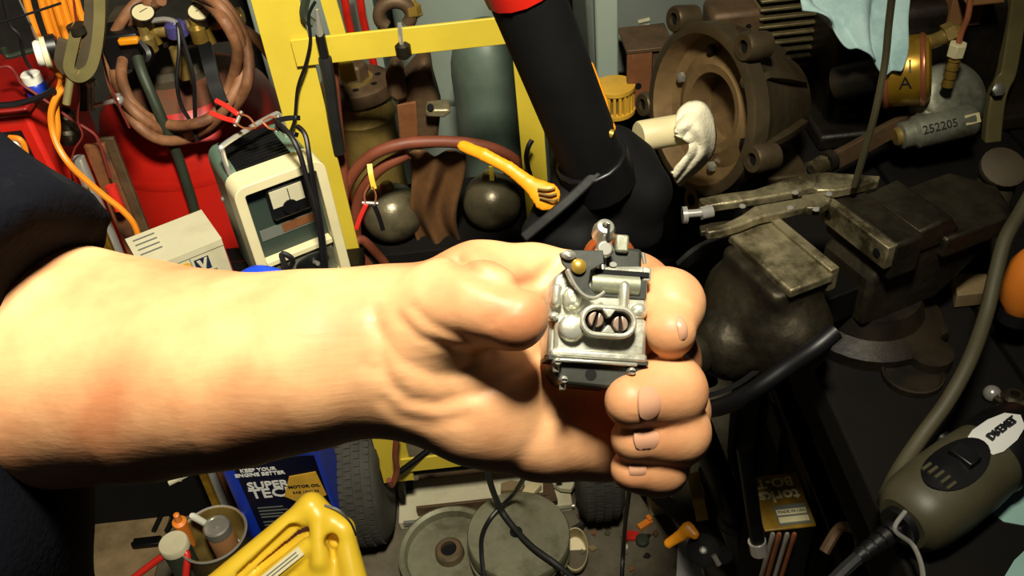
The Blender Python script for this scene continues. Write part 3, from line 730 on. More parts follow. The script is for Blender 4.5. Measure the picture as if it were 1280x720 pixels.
# battery charger
yaw = math.radians(27)
CHG = thing('battery_charger', 'green steel battery charger with a cream front frame and a meter', 'charger', (-0.303, 1.033, 0.719), (0, 0, yaw))
W_, D_, Hc = 0.112, 0.130, 0.190
obj('case', MB().box((0, 0.012, Hc/2), (W_, D_-0.03, Hc)), 'charger_green', CHG, bevel=0.018, seg=4)
fr = -D_/2 + 0.012
def ring(mb, x0, x1, z0, z1, t, y0, y1):
    mb.box(((x0+x1)/2, (y0+y1)/2, z1-t/2), (x1-x0, y1-y0, t)); mb.box(((x0+x1)/2, (y0+y1)/2, z0+t/2), (x1-x0, y1-y0, t))
    mb.box((x0+t/2, (y0+y1)/2, (z0+z1)/2), (t, y1-y0, z1-z0-2*t)); mb.box((x1-t/2, (y0+y1)/2, (z0+z1)/2), (t, y1-y0, z1-z0-2*t)); return mb
def rr_frame(x0, x1, z0, z1, t, rad, y0, y1, n=5):
    out, inn = [], []
    for (cx, cz, a0) in ((x1-rad, z1-rad, 0), (x0+rad, z1-rad, 90), (x0+rad, z0+rad, 180), (x1-rad, z0+rad, 270)):
        for k in range(n+1):
            a = math.radians(a0 + 90*k/n); out.append((cx+rad*math.cos(a), cz+rad*math.sin(a)))
            ri = max(rad-t, 0.001); inn.append((cx+ri*math.cos(a), cz+ri*math.sin(a)))
    N_ = len(out); vs = [(x, y0, z) for x, z in out] + [(x, y0, z) for x, z in inn] + [(x, y1, z) for x, z in inn] + [(x, y1, z) for x, z in out]
    fs = []
    for L_ in range(4):
        for i in range(N_): fs.append((L_*N_+i, ((L_+1) % 4)*N_+i, ((L_+1) % 4)*N_+(i+1) % N_, L_*N_+(i+1) % N_))
    return MB().add(vs, [f[::-1] for f in fs])
obj('front_frame', rr_frame(-W_/2-0.003, W_/2+0.003, 0.004, Hc+0.003, 0.013, 0.016, fr-0.028, fr+0.012), 'cream', CHG, bevel=0.001)
pan = obj('front_panel', MB().box((0, fr-0.008, 0.125), (W_-0.02, 0.006, 0.126)), 'charger_panel', CHG)
obj('lower_panel', MB().box((0, fr-0.016, 0.040), (W_-0.024, 0.006, 0.05), Matrix.Identity(4)), 'dull_aluminium', CHG, bevel=0.001)
obj('ledge', MB().box((0, fr-0.016, 0.070), (W_-0.022, 0.016, 0.008)), 'cream', CHG, bevel=0.001)
met = obj('meter', MB().box((0.006, fr-0.015, 0.150), (0.052, 0.014, 0.048)), 'black_plastic', CHG, bevel=0.004)
obj('meter_face', MB().box((0.004, fr-0.0225, 0.158), (0.042, 0.002, 0.024)), 'card_grey', met)
obj('meter_hump', MB().lathe([(0.010, 0), (0.010, 0.003)], 14, axisM((0.004, fr-0.0225, 0.142), (0, -1, 0))), 'black_plastic', met)
obj('needle', MB().box((0.006, fr-0.0240, 0.158), (0.001, 0.001, 0.02), Matrix.Identity(4)), 'print_black', met)
obj('caution_label', MB().box((-0.004, fr-0.0117, 0.107), (0.072, 0.001, 0.016)), 'print_grey', CHG)
obj('caution_stripe', MB().box((0.012, fr-0.0125, 0.108), (0.046, 0.001, 0.012)), 'rust', CHG)
obj('switch_plate', MB().lathe([(0.012, 0), (0.012, 0.003), (0.010, 0.004)], 18, axisM((0.012, fr-0.019, 0.046), (0, -1, 0)), sx=1.9), 'black_plastic', CHG)
obj('toggle', MB().rod((0.014, fr-0.021, 0.046), (0.016, fr-0.033, 0.050), 0.003), 'steel', CHG)
obj('output_grommet', MB().lathe([(0.010, 0), (0.010, 0.006), (0.006, 0.007)], 14, axisM((-0.034, fr-0.019, 0.040), (0, -1, 0))), 'black_plastic', CHG)
gr = MB()
for k in range(11): gr.box((-0.004 , -0.008 + 0.0075*k - 0.03, Hc+0.0015), (0.078, 0.0040, 0.003))
obj('vent_panel', MB().box((-0.004, 0.0, Hc+0.0004), (0.070, 0.088, 0.001)), 'black_matte', CHG)
for k in range(11): obj('louvre', MB().box((-0.004, -0.038 + 0.0078*k, Hc+0.0022), (0.068, 0.0034, 0.003)), 'black_plastic', CHG)
obj('handle', MB().tube([(-0.047, -0.03, Hc-0.004), (-0.047, -0.028, Hc+0.026), (-0.040, -0.024, Hc+0.034), (0.026, 0.0, Hc+0.036), (0.040, 0.004, Hc+0.030), (0.042, 0.006, Hc-0.004)], 0.0035), 'chrome', CHG)
obj('case_screw', MB().lathe([(0.004, 0), (0.003, 0.003)], 10, axisM((-W_/2, 0.03, 0.12), (-1, 0, 0))), 'steel', CHG)

# charger leads: spring clamps and black cables
def lead_clamp(name, label, a, b, col, spread, col2=None):
    a, b = Vector(a), Vector(b); ax = (b-a).normalized(); side = ax.cross((Vector(CAM)-a).normalized()).normalized()
    T = thing(name, label, 'clamp', a)
    L_ = (b-a).length
    for s_ in (1, -1):
        obj('jaw', MB().strip([a + ax*L_*0.42 + side*s_*0.006, a + ax*L_*0.2 + side*s_*0.007, a + side*s_*0.002], 0.009, 0.002, (Vector(CAM)-a)), 'copper', T, world=True)
        obj('handle', MB().strip([a + ax*L_*0.40 + side*s_*0.004, a + ax*L_*0.7 + side*s_*(0.006+spread*0.5), b + side*s_*(0.006+spread)], 0.011, 0.006, (Vector(CAM)-a)), col if s_ > 0 or col2 is None else col2, T, world=True, bevel=0.001)
    obj('pivot', MB().rod(a + ax*L_*0.4 - side*0.010, a + ax*L_*0.4 + side*0.010, 0.0025), 'steel', T, world=True)
    return T
lead_clamp('charger_clamp', 'red handled spring clamp lying on top of the green charger', P(318, 158, 1.10), P(268, 134, 1.12), 'red_vinyl', 0.002)
lead_clamp('charger_clamp', 'black handled copper clamp at the right end of the charger handle', P(330, 152, 1.10), P(372, 158, 1.09), 'black_plastic', 0.004)
cb = MB()
cb.tube([P(372, 158, 1.09), P(382, 170, 1.085), P(388, 205, 1.09), P(396, 250, 1.12), P(404, 300, 1.15), P(408, 340, 1.17), P(410, 380, 1.2)], 0.0032)
cb.tube([P(345, 152, 1.09), P(362, 168, 1.075), P(374, 190, 1.075), P(384, 225, 1.09), P(396, 265, 1.11), P(402, 310, 1.14), P(405, 345, 1.165), P(403, 385, 1.2)], 0.0032)
cb.tube([P(360, 340, 1.18), P(366, 325, 1.165), P(352, 318, 1.16), P(360, 345, 1.17), P(362, 380, 1.2)], 0.0036)
tag(obj('charger_cable', cb, 'black_wire'), 'black twin cable draped down the front of the charger', 'cable')
lead_clamp('jumper_clip', 'red handled clip hanging on the big hose loop beside the steel ball', P(463, 232, 1.17), P(462, 286, 1.20), 'red_vinyl', 0.011, 'black_plastic')
tag(obj('tie_strip', MB().strip([P(462, 205, 1.165), P(464, 220, 1.165), P(468, 236, 1.17)], 0.0065, 0.002, RT), 'yellow_paint'), 'yellow plastic tie strip above the red and black clip', 'tie')

# grey cardboard parts box
GB = thing('parts_box', 'small grey cardboard parts box with a printed check mark on the front', 'box', (-0.452, 1.035, 0.7185), (math.radians(0), 0, math.radians(29)))
bw, bd, bh = 0.108, 0.085, 0.064
obj('carton', MB().box((0, 0, bh/2), (bw, bd, bh)), 'card_grey', GB, bevel=0.0012)
obj('lid_flap', MB().box((0, 0, bh+0.0008), (bw+0.001, bd+0.001, 0.0014)), 'card_grey', GB)
obj('lid_edge', MB().box((0, -bd/2-0.0008, bh-0.004), (bw, 0.0014, 0.010)), 'card_grey', GB)
for k in range(4): obj('printed_line', MB().box((-0.032, 0.030-0.013*k, bh+0.0017), (0.030, 0.0035, 0.0004)), 'print_grey', GB)
lg = obj('printed_logo', MB().box((0.020, -bd/2-0.0004, 0.038), (0.020, 0.0008, 0.020)), 'print_navy', GB)
obj('check_mark', MB().prism([(0.013, 0.046), (0.018, 0.030), (0.022, 0.030), (0.028, 0.047), (0.024, 0.047), (0.020, 0.037), (0.018, 0.046)], 0, 0.0006, axisM((0, -bd/2-0.0007, 0), (0, -1, 0), (1, 0, 0))), 'card_grey', lg)
obj('side_stripe', MB().box((bw/2+0.0004, 0.0, 0.030), (0.0008, bd, 0.045)), 'print_red', GB)
for k, (x, z, ww) in enumerate(((0.017, 0.022, 0.010), (0.017, 0.016, 0.010), (0.032, 0.022, 0.008), (0.032, 0.014, 0.008), (-0.020, 0.040, 0.016), (-0.018, 0.033, 0.020), (-0.018, 0.026, 0.014))):
    obj('printed_line', MB().box((x, -bd/2-0.0004, z), (ww, 0.0008, 0.0036)), 'print_grey', GB)
obj('divider_line', MB().box((0.006, -bd/2-0.0004, 0.028), (0.0010, 0.0008, 0.05)), 'print_grey', GB)
obj('gold_seal', MB().lathe([(0.006, 0), (0.006, 0.0008)], 14, axisM((-0.003, -bd/2, 0.044), (0, -1, 0)), sx=1.4), 'gold_label', GB)

bl = MB().tube([P(278, 362, 1.16), P(300, 350, 1.14), P(320, 340, 1.13), P(340, 342, 1.125), (P(362, 350, 1.125)), P(382, 356, 1.13), P(400, 372, 1.14)], 0.0085, n=10)
tag(obj('blue_hose', bl, 'blue_bright'), 'bright blue plastic hose lying at the foot of the charger', 'hose')

# ------------------------------------------------------------------ far left: cabinet, cords, clamps, rods
RC = thing('tool_cabinet', 'red ribbed steel tool cabinet at the left edge', 'cabinet', (-0.86, 1.245, 0))
obj('body', MB().box((0, 0, 0.63), (0.46, 0.18, 0.60)), 'red_paint', RC, bevel=0.006)
obj('plinth', MB().box((0, 0.01, 0.165), (0.44, 0.15, 0.33)), 'black_matte', RC, bevel=0.004)
for k in range(7): obj('rib', MB().box((-0.20+0.062*k, -0.092, 0.60), (0.014, 0.008, 0.48)), 'red_dark', RC, bevel=0.002)
obj('drawer_opening', MB().box((0.17, -0.0975, 0.885), (0.09, 0.006, 0.05)), 'black_matte', RC)
obj('top_tray', MB().box((0, 0, 0.936), (0.47, 0.19, 0.012)), 'red_dark', RC, bevel=0.003)
tag(obj('switch_block', MB().box(PY(13, 182, 1.136), (0.03, 0.018, 0.018)).box(PY(15, 183, 1.127), (0.008, 0.01, 0.010)), 'white_plastic', bevel=0.003), 'small white switch block in the red cabinet opening', 'switch')
tag(obj('yellow_wire', MB().tube([PY(12, 172, 1.135), PY(24, 174, 1.13), PY(31, 184, 1.13), PY(34, 205, 1.13), PY(37, 240, 1.13)], 0.004), 'orange_cord'), 'short yellow wire looping out of the red cabinet', 'wire')
bq = PZ(50, 120, 0.942)
BT = thing('spray_bottle', 'white and blue bottle on top of the red cabinet', 'bottle', bq)
obj('bottle_body', MB().lathe([(0.014, 0), (0.015, 0.005), (0.015, 0.018), (0.013, 0.021)], 18), 'blue_plastic', BT)
obj('bottle_cap', MB().lathe([(0.013, 0.021), (0.013, 0.033), (0.011, 0.035)], 18), 'white_plastic', BT)

oc = MB()
strands = [
    [(30, -14), (38, 18), (50, 52), (64, 82), (84, 100)],
    [(48, -14), (58, 24), (70, 60), (78, 90), (84, 104)],
    [(56, -14), (68, 26), (80, 60), (86, 84), (86, 100)],
    [(64, -14), (76, 26), (86, 56), (90, 80), (88, 100)],
    [(74, -14), (84, 22), (92, 50), (97, 78), (92, 98)],
    [(84, -14), (92, 16), (98, 40), (104, 62), (98, 90)],
    [(92, -14), (98, 10), (106, 32), (110, 52), (102, 84)],
]
for i, s_ in enumerate(strands):
    oc.tube([PY(x, y, 1.15 + 0.02*(i % 3)) for x, y in s_], 0.0046)
oc.tube([PY(x, y, Y) for x, y, Y in ((86, 96, 1.15), (80, 108, 1.14), (70, 122, 1.13), (64, 140, 1.125), (65, 160, 1.12), (72, 182, 1.11), (86, 204, 1.10), (106, 224, 1.10), (132, 246, 1.10), (154, 264, 1.10), (170, 286, 1.10), (180, 330, 1.1))], 0.0044)
oc.tube([PY(x, y, Y) for x, y, Y in ((82, 80, 1.16), (76, 104, 1.15), (70, 130, 1.14), (72, 160, 1.13), (70, 180, 1.125))], 0.0044)
oc.tube([PY(x, y, 1.08) for x, y in ((158, 334), (166, 328), (176, 322), (186, 330))], 0.0046)
tag(obj('extension_cord', oc, 'orange_cord'), 'orange extension cord hung in long loops at the upper left', 'cord')

CC = thing('c_clamp', 'olive painted steel clamp frame hanging beside the orange cord', 'clamp', PY(108, 90, 1.10))
fp = [PY(x, y, 1.10) for x, y in ((126, -20), (126, 20), (122, 56), (115, 80), (104, 91), (94, 90), (88, 78), (92, 56), (97, 34))]
obj('frame', MB().strip(fp, 0.020, 0.013, (0, 1, 0.2)), 'olive_metal', CC, bevel=0.003, world=True)
obj('web', MB().strip([p + Vector((-0.010, 0.002, 0.006)) for p in fp[:-1]], 0.010, 0.014, (0, 1, 0.2)), 'grime', CC, world=True)
obj('screw', MB().rod(PY(89, 92, 1.10), PY(83, 130, 1.09), 0.0050), 'olive_metal', CC, world=True)
obj('swivel_pad', MB().lathe([(0.012, -0.005), (0.012, 0.005)], 14, Matrix.Translation(PY(97, 36, 1.10))), 'dark_iron', CC, world=True)
tag(obj('t_handle', MB().rod(PY(118, 132, 1.19), PY(147, 125, 1.19), 0.0035).sphere(PY(148, 125, 1.19), 0.0075, 12, 8).rod(PY(147, 118, 1.19), PY(149, 131, 1.19), 0.004), 'chrome'), 'small chrome tee handle below the olive clamp', 'handle')
for x, lab in ((103, 'thin dull steel pin left of the chrome tee handle'), (114, 'thin bright steel pin touching the chrome tee handle')):
    tag(obj('steel_pin', MB().rod(PY(x, 104, 1.20), PY(x+1, 138, 1.19), 0.0055).lathe([(0.008, -0.004), (0.008, 0.004)], 10, Matrix.Translation(PY(x, 104, 1.20))), 'steel' if x > 110 else 'dark_iron'), lab, 'pin', 'steel pins by the clamp')
WG = thing('round_gauge', 'round white faced gauge with black back hanging on a thin wire', 'gauge', PY(54, 66, 1.12))
Mg = axisM((0, 0, 0), Vector((-0.9, -0.35, 0.1)))
obj('face_cap', MB().lathe([(0.0165, -0.001), (0.0165, 0.006), (0.0145, 0.009), (0.004, 0.010)], 24, Mg), 'white_plastic', WG)
obj('bezel', MB().lathe([(0.0165, -0.007), (0.0195, -0.006), (0.0195, 0.0), (0.0168, 0.001)], 24, Mg), 'cream', WG)
obj('back_case', MB().lathe([(0.010, -0.020), (0.016, -0.017), (0.016, -0.006)], 24, Mg @ Matrix.Translation((0, -0.006, 0))), 'black_plastic', WG)
obj('hook_wire', MB().tube([(0.0, 0, 0.016), (0.0, 0, 0.05), (-0.001, 0, 0.10)], 0.0013), 'steel', WG)
def wire(pts, r, m, label, Y=1.16, name='wire'):
    return tag(obj(name, MB().tube([PY(q[0], q[1], q[2] if len(q) > 2 else Y) for q in pts], r, n=6), m), label, 'wire')
wire([(-5, 86), (10, 83), (18, 90), (26, 104), (46, 118), (70, 135), (90, 150), (104, 158), (120, 170), (128, 190), (138, 222)], 0.0020, 'red_wire', 'red wire running from the left edge down past the orange cord')
wire([(112, -6), (120, 20), (126, 60), (134, 95), (144, 120), (152, 140), (162, 160)], 0.0014, 'red_wire', 'thin red wire hanging across the olive clamp to the chrome tee', 1.17)
wire([(92, 0), (96, 40), (95, 80), (99, 120), (97, 150), (103, 170), (92, 190), (90, 220), (104, 262)], 0.0014, 'red_wire', 'thin dark red wire dangling beside the chrome rod', 1.14)
wire([(4, 0), (12, 30), (24, 44), (30, 70), (38, 85)], 0.0022, 'black_wire', 'black wire dangling in the top left corner', 1.15)
wire([(-6, 30), (20, 22), (46, 14), (76, 4)], 0.0016, 'black_wire', 'fine black wire crossing the orange strands near the top', 1.10)
wire([(-6, 132), (20, 130), (48, 122), (68, 112)], 0.0042, 'black_wire', 'thick black cable lying above the red cabinet', 1.125, 'cable')
wire([(4, 60), (10, 70), (28, 66), (44, 62)], 0.004, 'hose_green', 'dark green cable behind the white gauge', 1.16, 'cable')

def standing(name, px, py0, Y, top, label, cat, r_, m, flat=None):
    a = PY(px, py0, Y); b = Vector((a.x - 0.01, a.y - 0.03, 0.002))
    if top is not None: a = top
    mb_ = MB().rod(b, a, r_) if flat is None else MB().strip([b, a], flat, r_, (1, 0, 0), smooth=False)
    return tag(obj(name, mb_, m, bevel=0 if flat is None else 0.001), label, cat)
CR = thing('chrome_strut', 'polished chrome rod standing beside the red tank', 'rod', (PY(97, 196, 1.16).x, 1.15, 0))
tp = PY(97, 197, 1.16); bt = Vector((tp.x-0.012, tp.y-0.03, 0.0)); mid = tp.lerp(bt, 0.26)
obj('upper_rod', MB().rod(mid, tp, 0.0095), 'chrome', CR, world=True)
obj('lower_tube', MB().rod(bt, mid, 0.0135), 'chrome', CR, world=True)
obj('collar', MB().rod(mid - Vector((0, 0, 0.004)), mid + Vector((0, 0, 0.008)), 0.0145), 'black_steel', CR, world=True)
standing('spirit_level', 104, 236, 1.14, None, 'narrow speckled yellow bar leaning left of the chrome rod', 'bar', 0.010, 'filter_gold', 0.013)
standing('flat_bar', 118, 180, 1.19, None, 'brown rusty flat bar behind the chrome rod', 'bar', 0.008, 'rust', 0.030)
standing('flat_bar', 131, 172, 1.22, None, 'darker olive flat bar nearest the red tank', 'bar', 0.008, 'brown_cast', 0.026)
tag(obj('socket_tool', MB().lathe([(0.018, 0), (0.018, 0.02), (0.014, 0.024), (0.014, 0.045), (0.009, 0.05)], 16, axisM(PY(86, 172, 1.2), (0.3, -0.2, 1))), 'dark_iron'), 'dark knurled socket piece above the chrome rod', 'socket')
tag(obj('red_grip', MB().rod(PY(138, 232, 1.165), PY(150, 262, 1.16), 0.008), 'red_vinyl'), 'short red handle grip between the bars and the tank', 'grip')
# ------------------------------------------------------------------ centre: cylinders, balls, castings behind the cart
GC = thing('gas_cylinder', 'grey green gas cylinder with a domed top behind the cart', 'cylinder', (0.0, 1.44, 0))
obj('shell', MB().lathe([(0.055, 0.0), (0.064, 0.01), (0.064, 0.775), (0.062, 0.80), (0.055, 0.828), (0.043, 0.850), (0.025, 0.864), (0.0, 0.869)], 36), 'gas_green', GC)
obj('foot_ring', MB().lathe([(0.064, 0.0), (0.064, 0.04), (0.061, 0.045)], 36, caps=False), 'grime', GC)
PT = thing('storage_tank', 'big pale green tank standing against the wall behind the cart', 'tank', (-0.03, 1.80, 0))
obj('shell', MB().lathe([(0.14, 0.0), (0.15, 0.02), (0.15, 0.90), (0.142, 0.94), (0.115, 0.985), (0.07, 1.012), (0.0, 1.02)], 40), 'pale_tank', PT)
obj('seam', MB().lathe([(0.1505, 0.60), (0.153, 0.603), (0.153, 0.611), (0.1505, 0.614)], 40, caps=False), 'gas_green', PT)
PN = thing('metal_locker', 'pale green sheet metal locker behind the red pipes', 'locker', (-0.33, 1.86, 0))
obj('case', MB().box((0, 0, 0.55), (0.24, 0.22, 1.1)), 'pale_tank', PN, bevel=0.004)
obj('door', MB().box((0, -0.113, 0.56), (0.21, 0.006, 1.02)), 'pale_tank', PN, bevel=0.002)
obj('handle', MB().rod((0.08, -0.122, 0.70), (0.08, -0.122, 0.80), 0.006), 'steel', PN)
for px, lab in ((432, 'thin red pipe behind the yellow brace'), (451, 'thin red pipe beside the round pipe ring')):
    a = PY(px-2, -6, 1.5); b = PY(px+6, 38, 1.5)
    tag(obj('red_pipe', MB().tube([a + Vector((0, 0.03, 0.2)), a, b, b + Vector((0.01, 0.0, -0.25)), Vector((b.x+0.03, b.y, 0.003))], 0.0068, sub=8), 'red_paint'), lab, 'pipe', 'red pipes behind the cart')
tag(obj('pipe_ring', MB().tube([PY(494 + 20*math.cos(a), 19 - 17*math.sin(a), 1.24) for a in [math.radians(t) for t in range(-40, 260, 25)]], 0.0095, n=10), 'brown_cast'), 'brown metal ring hooked over the yellow crossbar', 'ring')
tag(obj('brass_tap', MB().rod(PY(512, 4, 1.25), PY(522, 22, 1.24), 0.009).lathe([(0.012, -0.006), (0.012, 0.006)], 6, Matrix.Translation(PY(516, 12, 1.24))), 'brass'), 'brass fitting beside the brown ring', 'fitting')

# brass pump body with a bolted flange and a hex plug
pc = PY(455, 150, 1.31); 
BP = thing('pump_body', 'brass coloured pump body with bolted flange and hex plug', 'pump', (pc.x, pc.y, 0.62))
z0 = 0.62; zt = PY(455, 108, 1.31).z - z0
obj('barrel', MB().lathe([(0.044, 0.0), (0.050, 0.005), (0.050, zt-0.055), (0.055, zt-0.045), (0.050, zt-0.030), (0.050, zt-0.012)], 30), 'brass_dull', BP)
fl_ = obj('flange', MB().lathe([(0.052, zt-0.014), (0.056, zt-0.010), (0.056, zt+0.010), (0.052, zt+0.013)], 30), 'brown_cast', BP)
for k in range(7):
    a = 2*math.pi*k/7 + 0.3; obj('bolt_hole', MB().lathe([(0.005, zt+0.0125), (0.005, zt+0.0136)], 10, Matrix.Translation((0.036*math.cos(a), 0.036*math.sin(a), 0))), 'black_matte', fl_)
obj('hex_plug', MB().lathe([(0.022, zt+0.012), (0.022, zt+0.038), (0.018, zt+0.042)], 6), 'brown_cast', BP, bevel=0.001)
obj('plug_neck', MB().lathe([(0.028, zt+0.012), (0.028, zt+0.016)], 20), 'brass_dull', BP)
SH = thing('low_shelf', 'low dark wooden shelf behind the cart carrying the pump and balls', 'shelf', (-0.10, 1.345, 0))
obj('board', MB().box((0, -0.08, 0.607), (0.34, 0.20, 0.022)), 'bench_wood', SH, bevel=0.002)
for sx in (-0.155, 0.155):
    for sy in (-0.165, 0.005): obj('leg', MB().box((sx, sy, 0.298), (0.026, 0.026, 0.596)), 'bench_wood', SH)

# rusty bracket casting and the leather strip below it
RCS = thing('rusty_casting', 'angular brown iron casting hanging above the steel balls', 'casting', PY(520, 178, 1.19))
def yprism(pts, Y, t):
    q = [PY(x, y, Y) for x, y in pts]; n = len(q)
    return MB().add([p - Vector((0, t/2, 0)) for p in q] + [p + Vector((0, t/2, 0)) for p in q], [tuple(range(n-1, -1, -1)), tuple(range(n, 2*n))] + [(i, (i+1) % n, n+(i+1) % n, n+i) for i in range(n)])
obj('body', yprism([(497, 138), (502, 96), (528, 66), (538, 70), (541, 92), (551, 128), (546, 176), (502, 178)], 1.20, 0.05), 'brown_cast', RCS, world=True, bevel=0.006)
obj('horn', yprism([(482, 92), (488, 76), (496, 70), (504, 84), (510, 118), (496, 124), (486, 116)], 1.175, 0.028), 'brown_cast', RCS, world=True, bevel=0.006)
obj('lug', yprism([(532, 131), (562, 130), (564, 135), (555, 141), (532, 140)], 1.165, 0.03), 'worn_iron', RCS, world=True, bevel=0.003)
obj('lug_hole', MB().lathe([(0.005, 0), (0.005, 0.001)], 10, axisM(PY(538, 134, 1.149), (0, -1, 0.3))), 'black_matte', RCS, world=True)
obj('rust_face', yprism([(496, 130), (520, 126), (524, 176), (500, 180)], 1.172, 0.006), 'rust', RCS, world=True, bevel=0.002)
def leather_strip():
    nx, ny = 26, 30; vs = []; fs = []
    tl, tr, bl_, br = PY(508, 194, 1.165), PY(578, 192, 1.165), PY(526, 330, 1.20), PY(574, 326, 1.20)
    for i in range(nx+1):
        for j in range(ny+1):
            u_, v_ = i/nx, j/ny
            p = tl.lerp(tr, u_).lerp(bl_.lerp(br, u_), v_)
            wv = 0.010*math.sin(u_*11 + 1.2*math.sin(v_*4)) + 0.004*math.sin(v_*9 + u_*7)
            vs.append(p + Vector((0, wv, 0)) + Vector((0.006*math.sin(v_*7+1), 0, 0)))
    W2 = ny+1
    for i in range(nx):
        for j in range(ny): fs.append((i*W2+j, i*W2+j+1, (i+1)*W2+j+1, (i+1)*W2+j))
    return MB().add(vs, fs)
ls_ = tag(obj('leather_flap', leather_strip(), 'leather', ang=80), 'hanging brown leather flap between the two steel balls', 'leather')
so = ls_.modifiers.new('thick', 'SOLIDIFY'); so.thickness = 0.004
HK = thing('wire_hook', 'small bright hook over the yellow crossbar above the brown casting', 'hook', PY(500, 45, 1.085))
obj('hook', MB().tube([PY(499, 28, 1.088), PY(500, 36, 1.086), PY(501, 48, 1.086), PY(503, 60, 1.088)], 0.003), 'chrome', HK, world=True)
obj('clip', MB().lathe([(0.005, -0.012), (0.010, -0.008), (0.010, 0.006), (0.005, 0.010)], 10, Matrix.Translation(PY(504, 62, 1.09))), 'dark_iron', HK, world=True)

for (px, py, r_, Y, lab) in ((490, 266, 0.0485, 1.215, 'dark steel ball on the left beside the red handled clip'), (615, 252, 0.0475, 1.225, 'dark steel ball on the right under the orange lever')):
    c = PY(px, py, Y)
    T = thing('steel_ball', lab, 'ball', (c.x, c.y, c.z - r_), group='steel balls behind the cart')
    obj('shell', MB().sphere((0, 0, r_), r_, 36, 22), 'ball_steel', T)
    obj('neck', MB().lathe([(0.012, r_*2-0.004), (0.010, r_*2+0.006), (0.007, r_*2+0.010)], 14), 'brass_dull', T)
    h = c.z - r_ - 0.617
    if h > 0: obj('stem', MB().lathe([(0.022, -h), (0.018, -h+0.006), (0.012, 0.004)], 16), 'dark_iron', T)
tag(obj('yellow_tag', MB().strip([P(614, 208, 1.10), P(614.5, 216, 1.11), P(615, 225, 1.125)], 0.0055, 0.002, RT), 'yellow_paint'), 'short yellow strip hanging above the right steel ball', 'tag')

# big hose loop round the balls
hp = [(470, 340, 1.17), (448, 318, 1.16), (432, 290, 1.15), (428, 258, 1.14), (438, 224, 1.13), (462, 196, 1.125), (498, 181, 1.125), (545, 177, 1.13), (590, 180, 1.135), (622, 188, 1.14), (646, 202, 1.15), (668, 222, 1.16), (690, 262, 1.18)]
hp2 = [(455, 345, 1.17), (446, 300, 1.165), (445, 270, 1.155), (452, 240, 1.15), (474, 212, 1.14), (510, 192, 1.14)]
hp3 = [(444, 350, 1.15), (442, 310, 1.14), (452, 300, 1.15), (470, 316, 1.16), (490, 340, 1.17)]
hh = MB().tube([PY(*q) for q in hp], 0.0086, n=10)
hh.tube([PY(*q) for q in hp2], 0.0086, n=10); hh.tube([PY(*q) for q in hp3], 0.0075, n=10)
tag(obj('hose_loop', hh, 'hose_red'), 'reddish brown hose looped round the two steel balls', 'hose')
tag(obj('upright_hose', MB().tube([PY(415, 60, 1.125), PY(418, 110, 1.125), PY(424, 170, 1.13), PY(430, 230, 1.125), PY(428, 300, 1.12), PY(430, 350, 1.12)], 0.0072, n=10), 'hose_red'), 'reddish hose running down beside the left yellow upright', 'hose')
AP = thing('grease_probe', 'black probe with a chrome tip clipped to the left yellow upright', 'probe', PY(400, 55, 1.085))
obj('tip', MB().rod(PY(396, 12, 1.085), PY(400, 44, 1.085), 0.0022, 0.004), 'chrome', AP, world=True)
obj('grip', MB().rod(PY(400, 44, 1.085), PY(406, 72, 1.085), 0.0062), 'black_plastic', AP, world=True)
obj('sleeve', MB().tube([PY(406, 72, 1.085), PY(411, 100, 1.085), PY(416, 140, 1.09), PY(424, 190, 1.10)], 0.0085), 'rubber', AP, world=True)
wire([(394, 2), (386, 20), (388, 50), (382, 80), (372, 110), (368, 150), (360, 170)], 0.0022, 'black_wire', 'thin black wire hanging over the left yellow upright', 1.085)
wire([(384, -6), (380, 12), (382, 22), (392, 30)], 0.006, 'hose_green', 'short dark green hose at the top of the left upright', 1.09, 'hose')
tag(obj('black_strap', MB().tube([PY(665, 175, 1.07), PY(660, 185, 1.065), PY(658, 200, 1.065), PY(663, 220, 1.07)], 0.0035), 'black_wire'), 'thin black strap round the right yellow upright', 'strap')

# ------------------------------------------------------------------ repair stand (black, amber levers)
top = P(654, -14, 0.78); bot = PZ(938, 694, 0.16)
RSN = thing('repair_stand', 'black leaning repair stand with amber quick release levers', 'stand', (bot.x, bot.y, 0))
ax = (bot-top).normalized()
def along(t): return top.lerp(bot, t)
def t_of(py):
    best = min(range(0, 1001), key=lambda k: abs((lambda v: 360 - FPX*(v.dot(Vector(UP)))/v.dot(Vector(FW)))(along(k/1000) - Vector(CAM)) - py)); return best/1000
obj('upper_tube', MB().rod(along(0.0), along(t_of(205)), 0.0325), 'black_matte', RSN, world=True)
obj('top_cap', MB().rod(along(-0.05), along(t_of(-24)), 0.0345), 'red_paint', RSN, world=True)
obj('collar', MB().rod(along(t_of(196)), along(t_of(232)), 0.037), 'black_plastic', RSN, world=True, bevel=0.002)
obj('lower_tube', MB().rod(along(t_of(205)), along(0.97), 0.019), 'black_steel', RSN, world=True)
def head_sdf(p):
    def q(px, py, d): return np.array(P(px, py, d), np.float32)
    s = s_caps(p, q(742, 212, 0.95), q(800, 240, 0.96), 0.044, 0.034)
    s = smin(s, s_caps(p, q(768, 190, 0.95), q(792, 205, 0.96), 0.028, 0.026), 0.01)
    s = smin(s, s_caps(p, q(780, 262, 0.97), q(800, 262, 0.97), 0.032, 0.026), 0.01)
    s = smin(s, s_caps(p, q(690, 268, 0.94), q(740, 240, 0.94), 0.022, 0.028), 0.012)
    s = smin(s, s_caps(p, q(668, 290, 0.94), q(720, 300, 0.95), 0.014, 0.024), 0.012)
    s = smin(s, s_caps(p, q(730, 290, 0.96), q(805, 290, 0.98), 0.022, 0.02), 0.012)
    return s
a = np.array([P(x, y, d) for x, y in ((630, 160), (860, 160), (630, 340), (860, 340)) for d in (0.88, 1.02)])
hd = net_obj('clamp_head', head_sdf, a.min(0), a.max(0), 0.0055, 'black_matte', RSN)
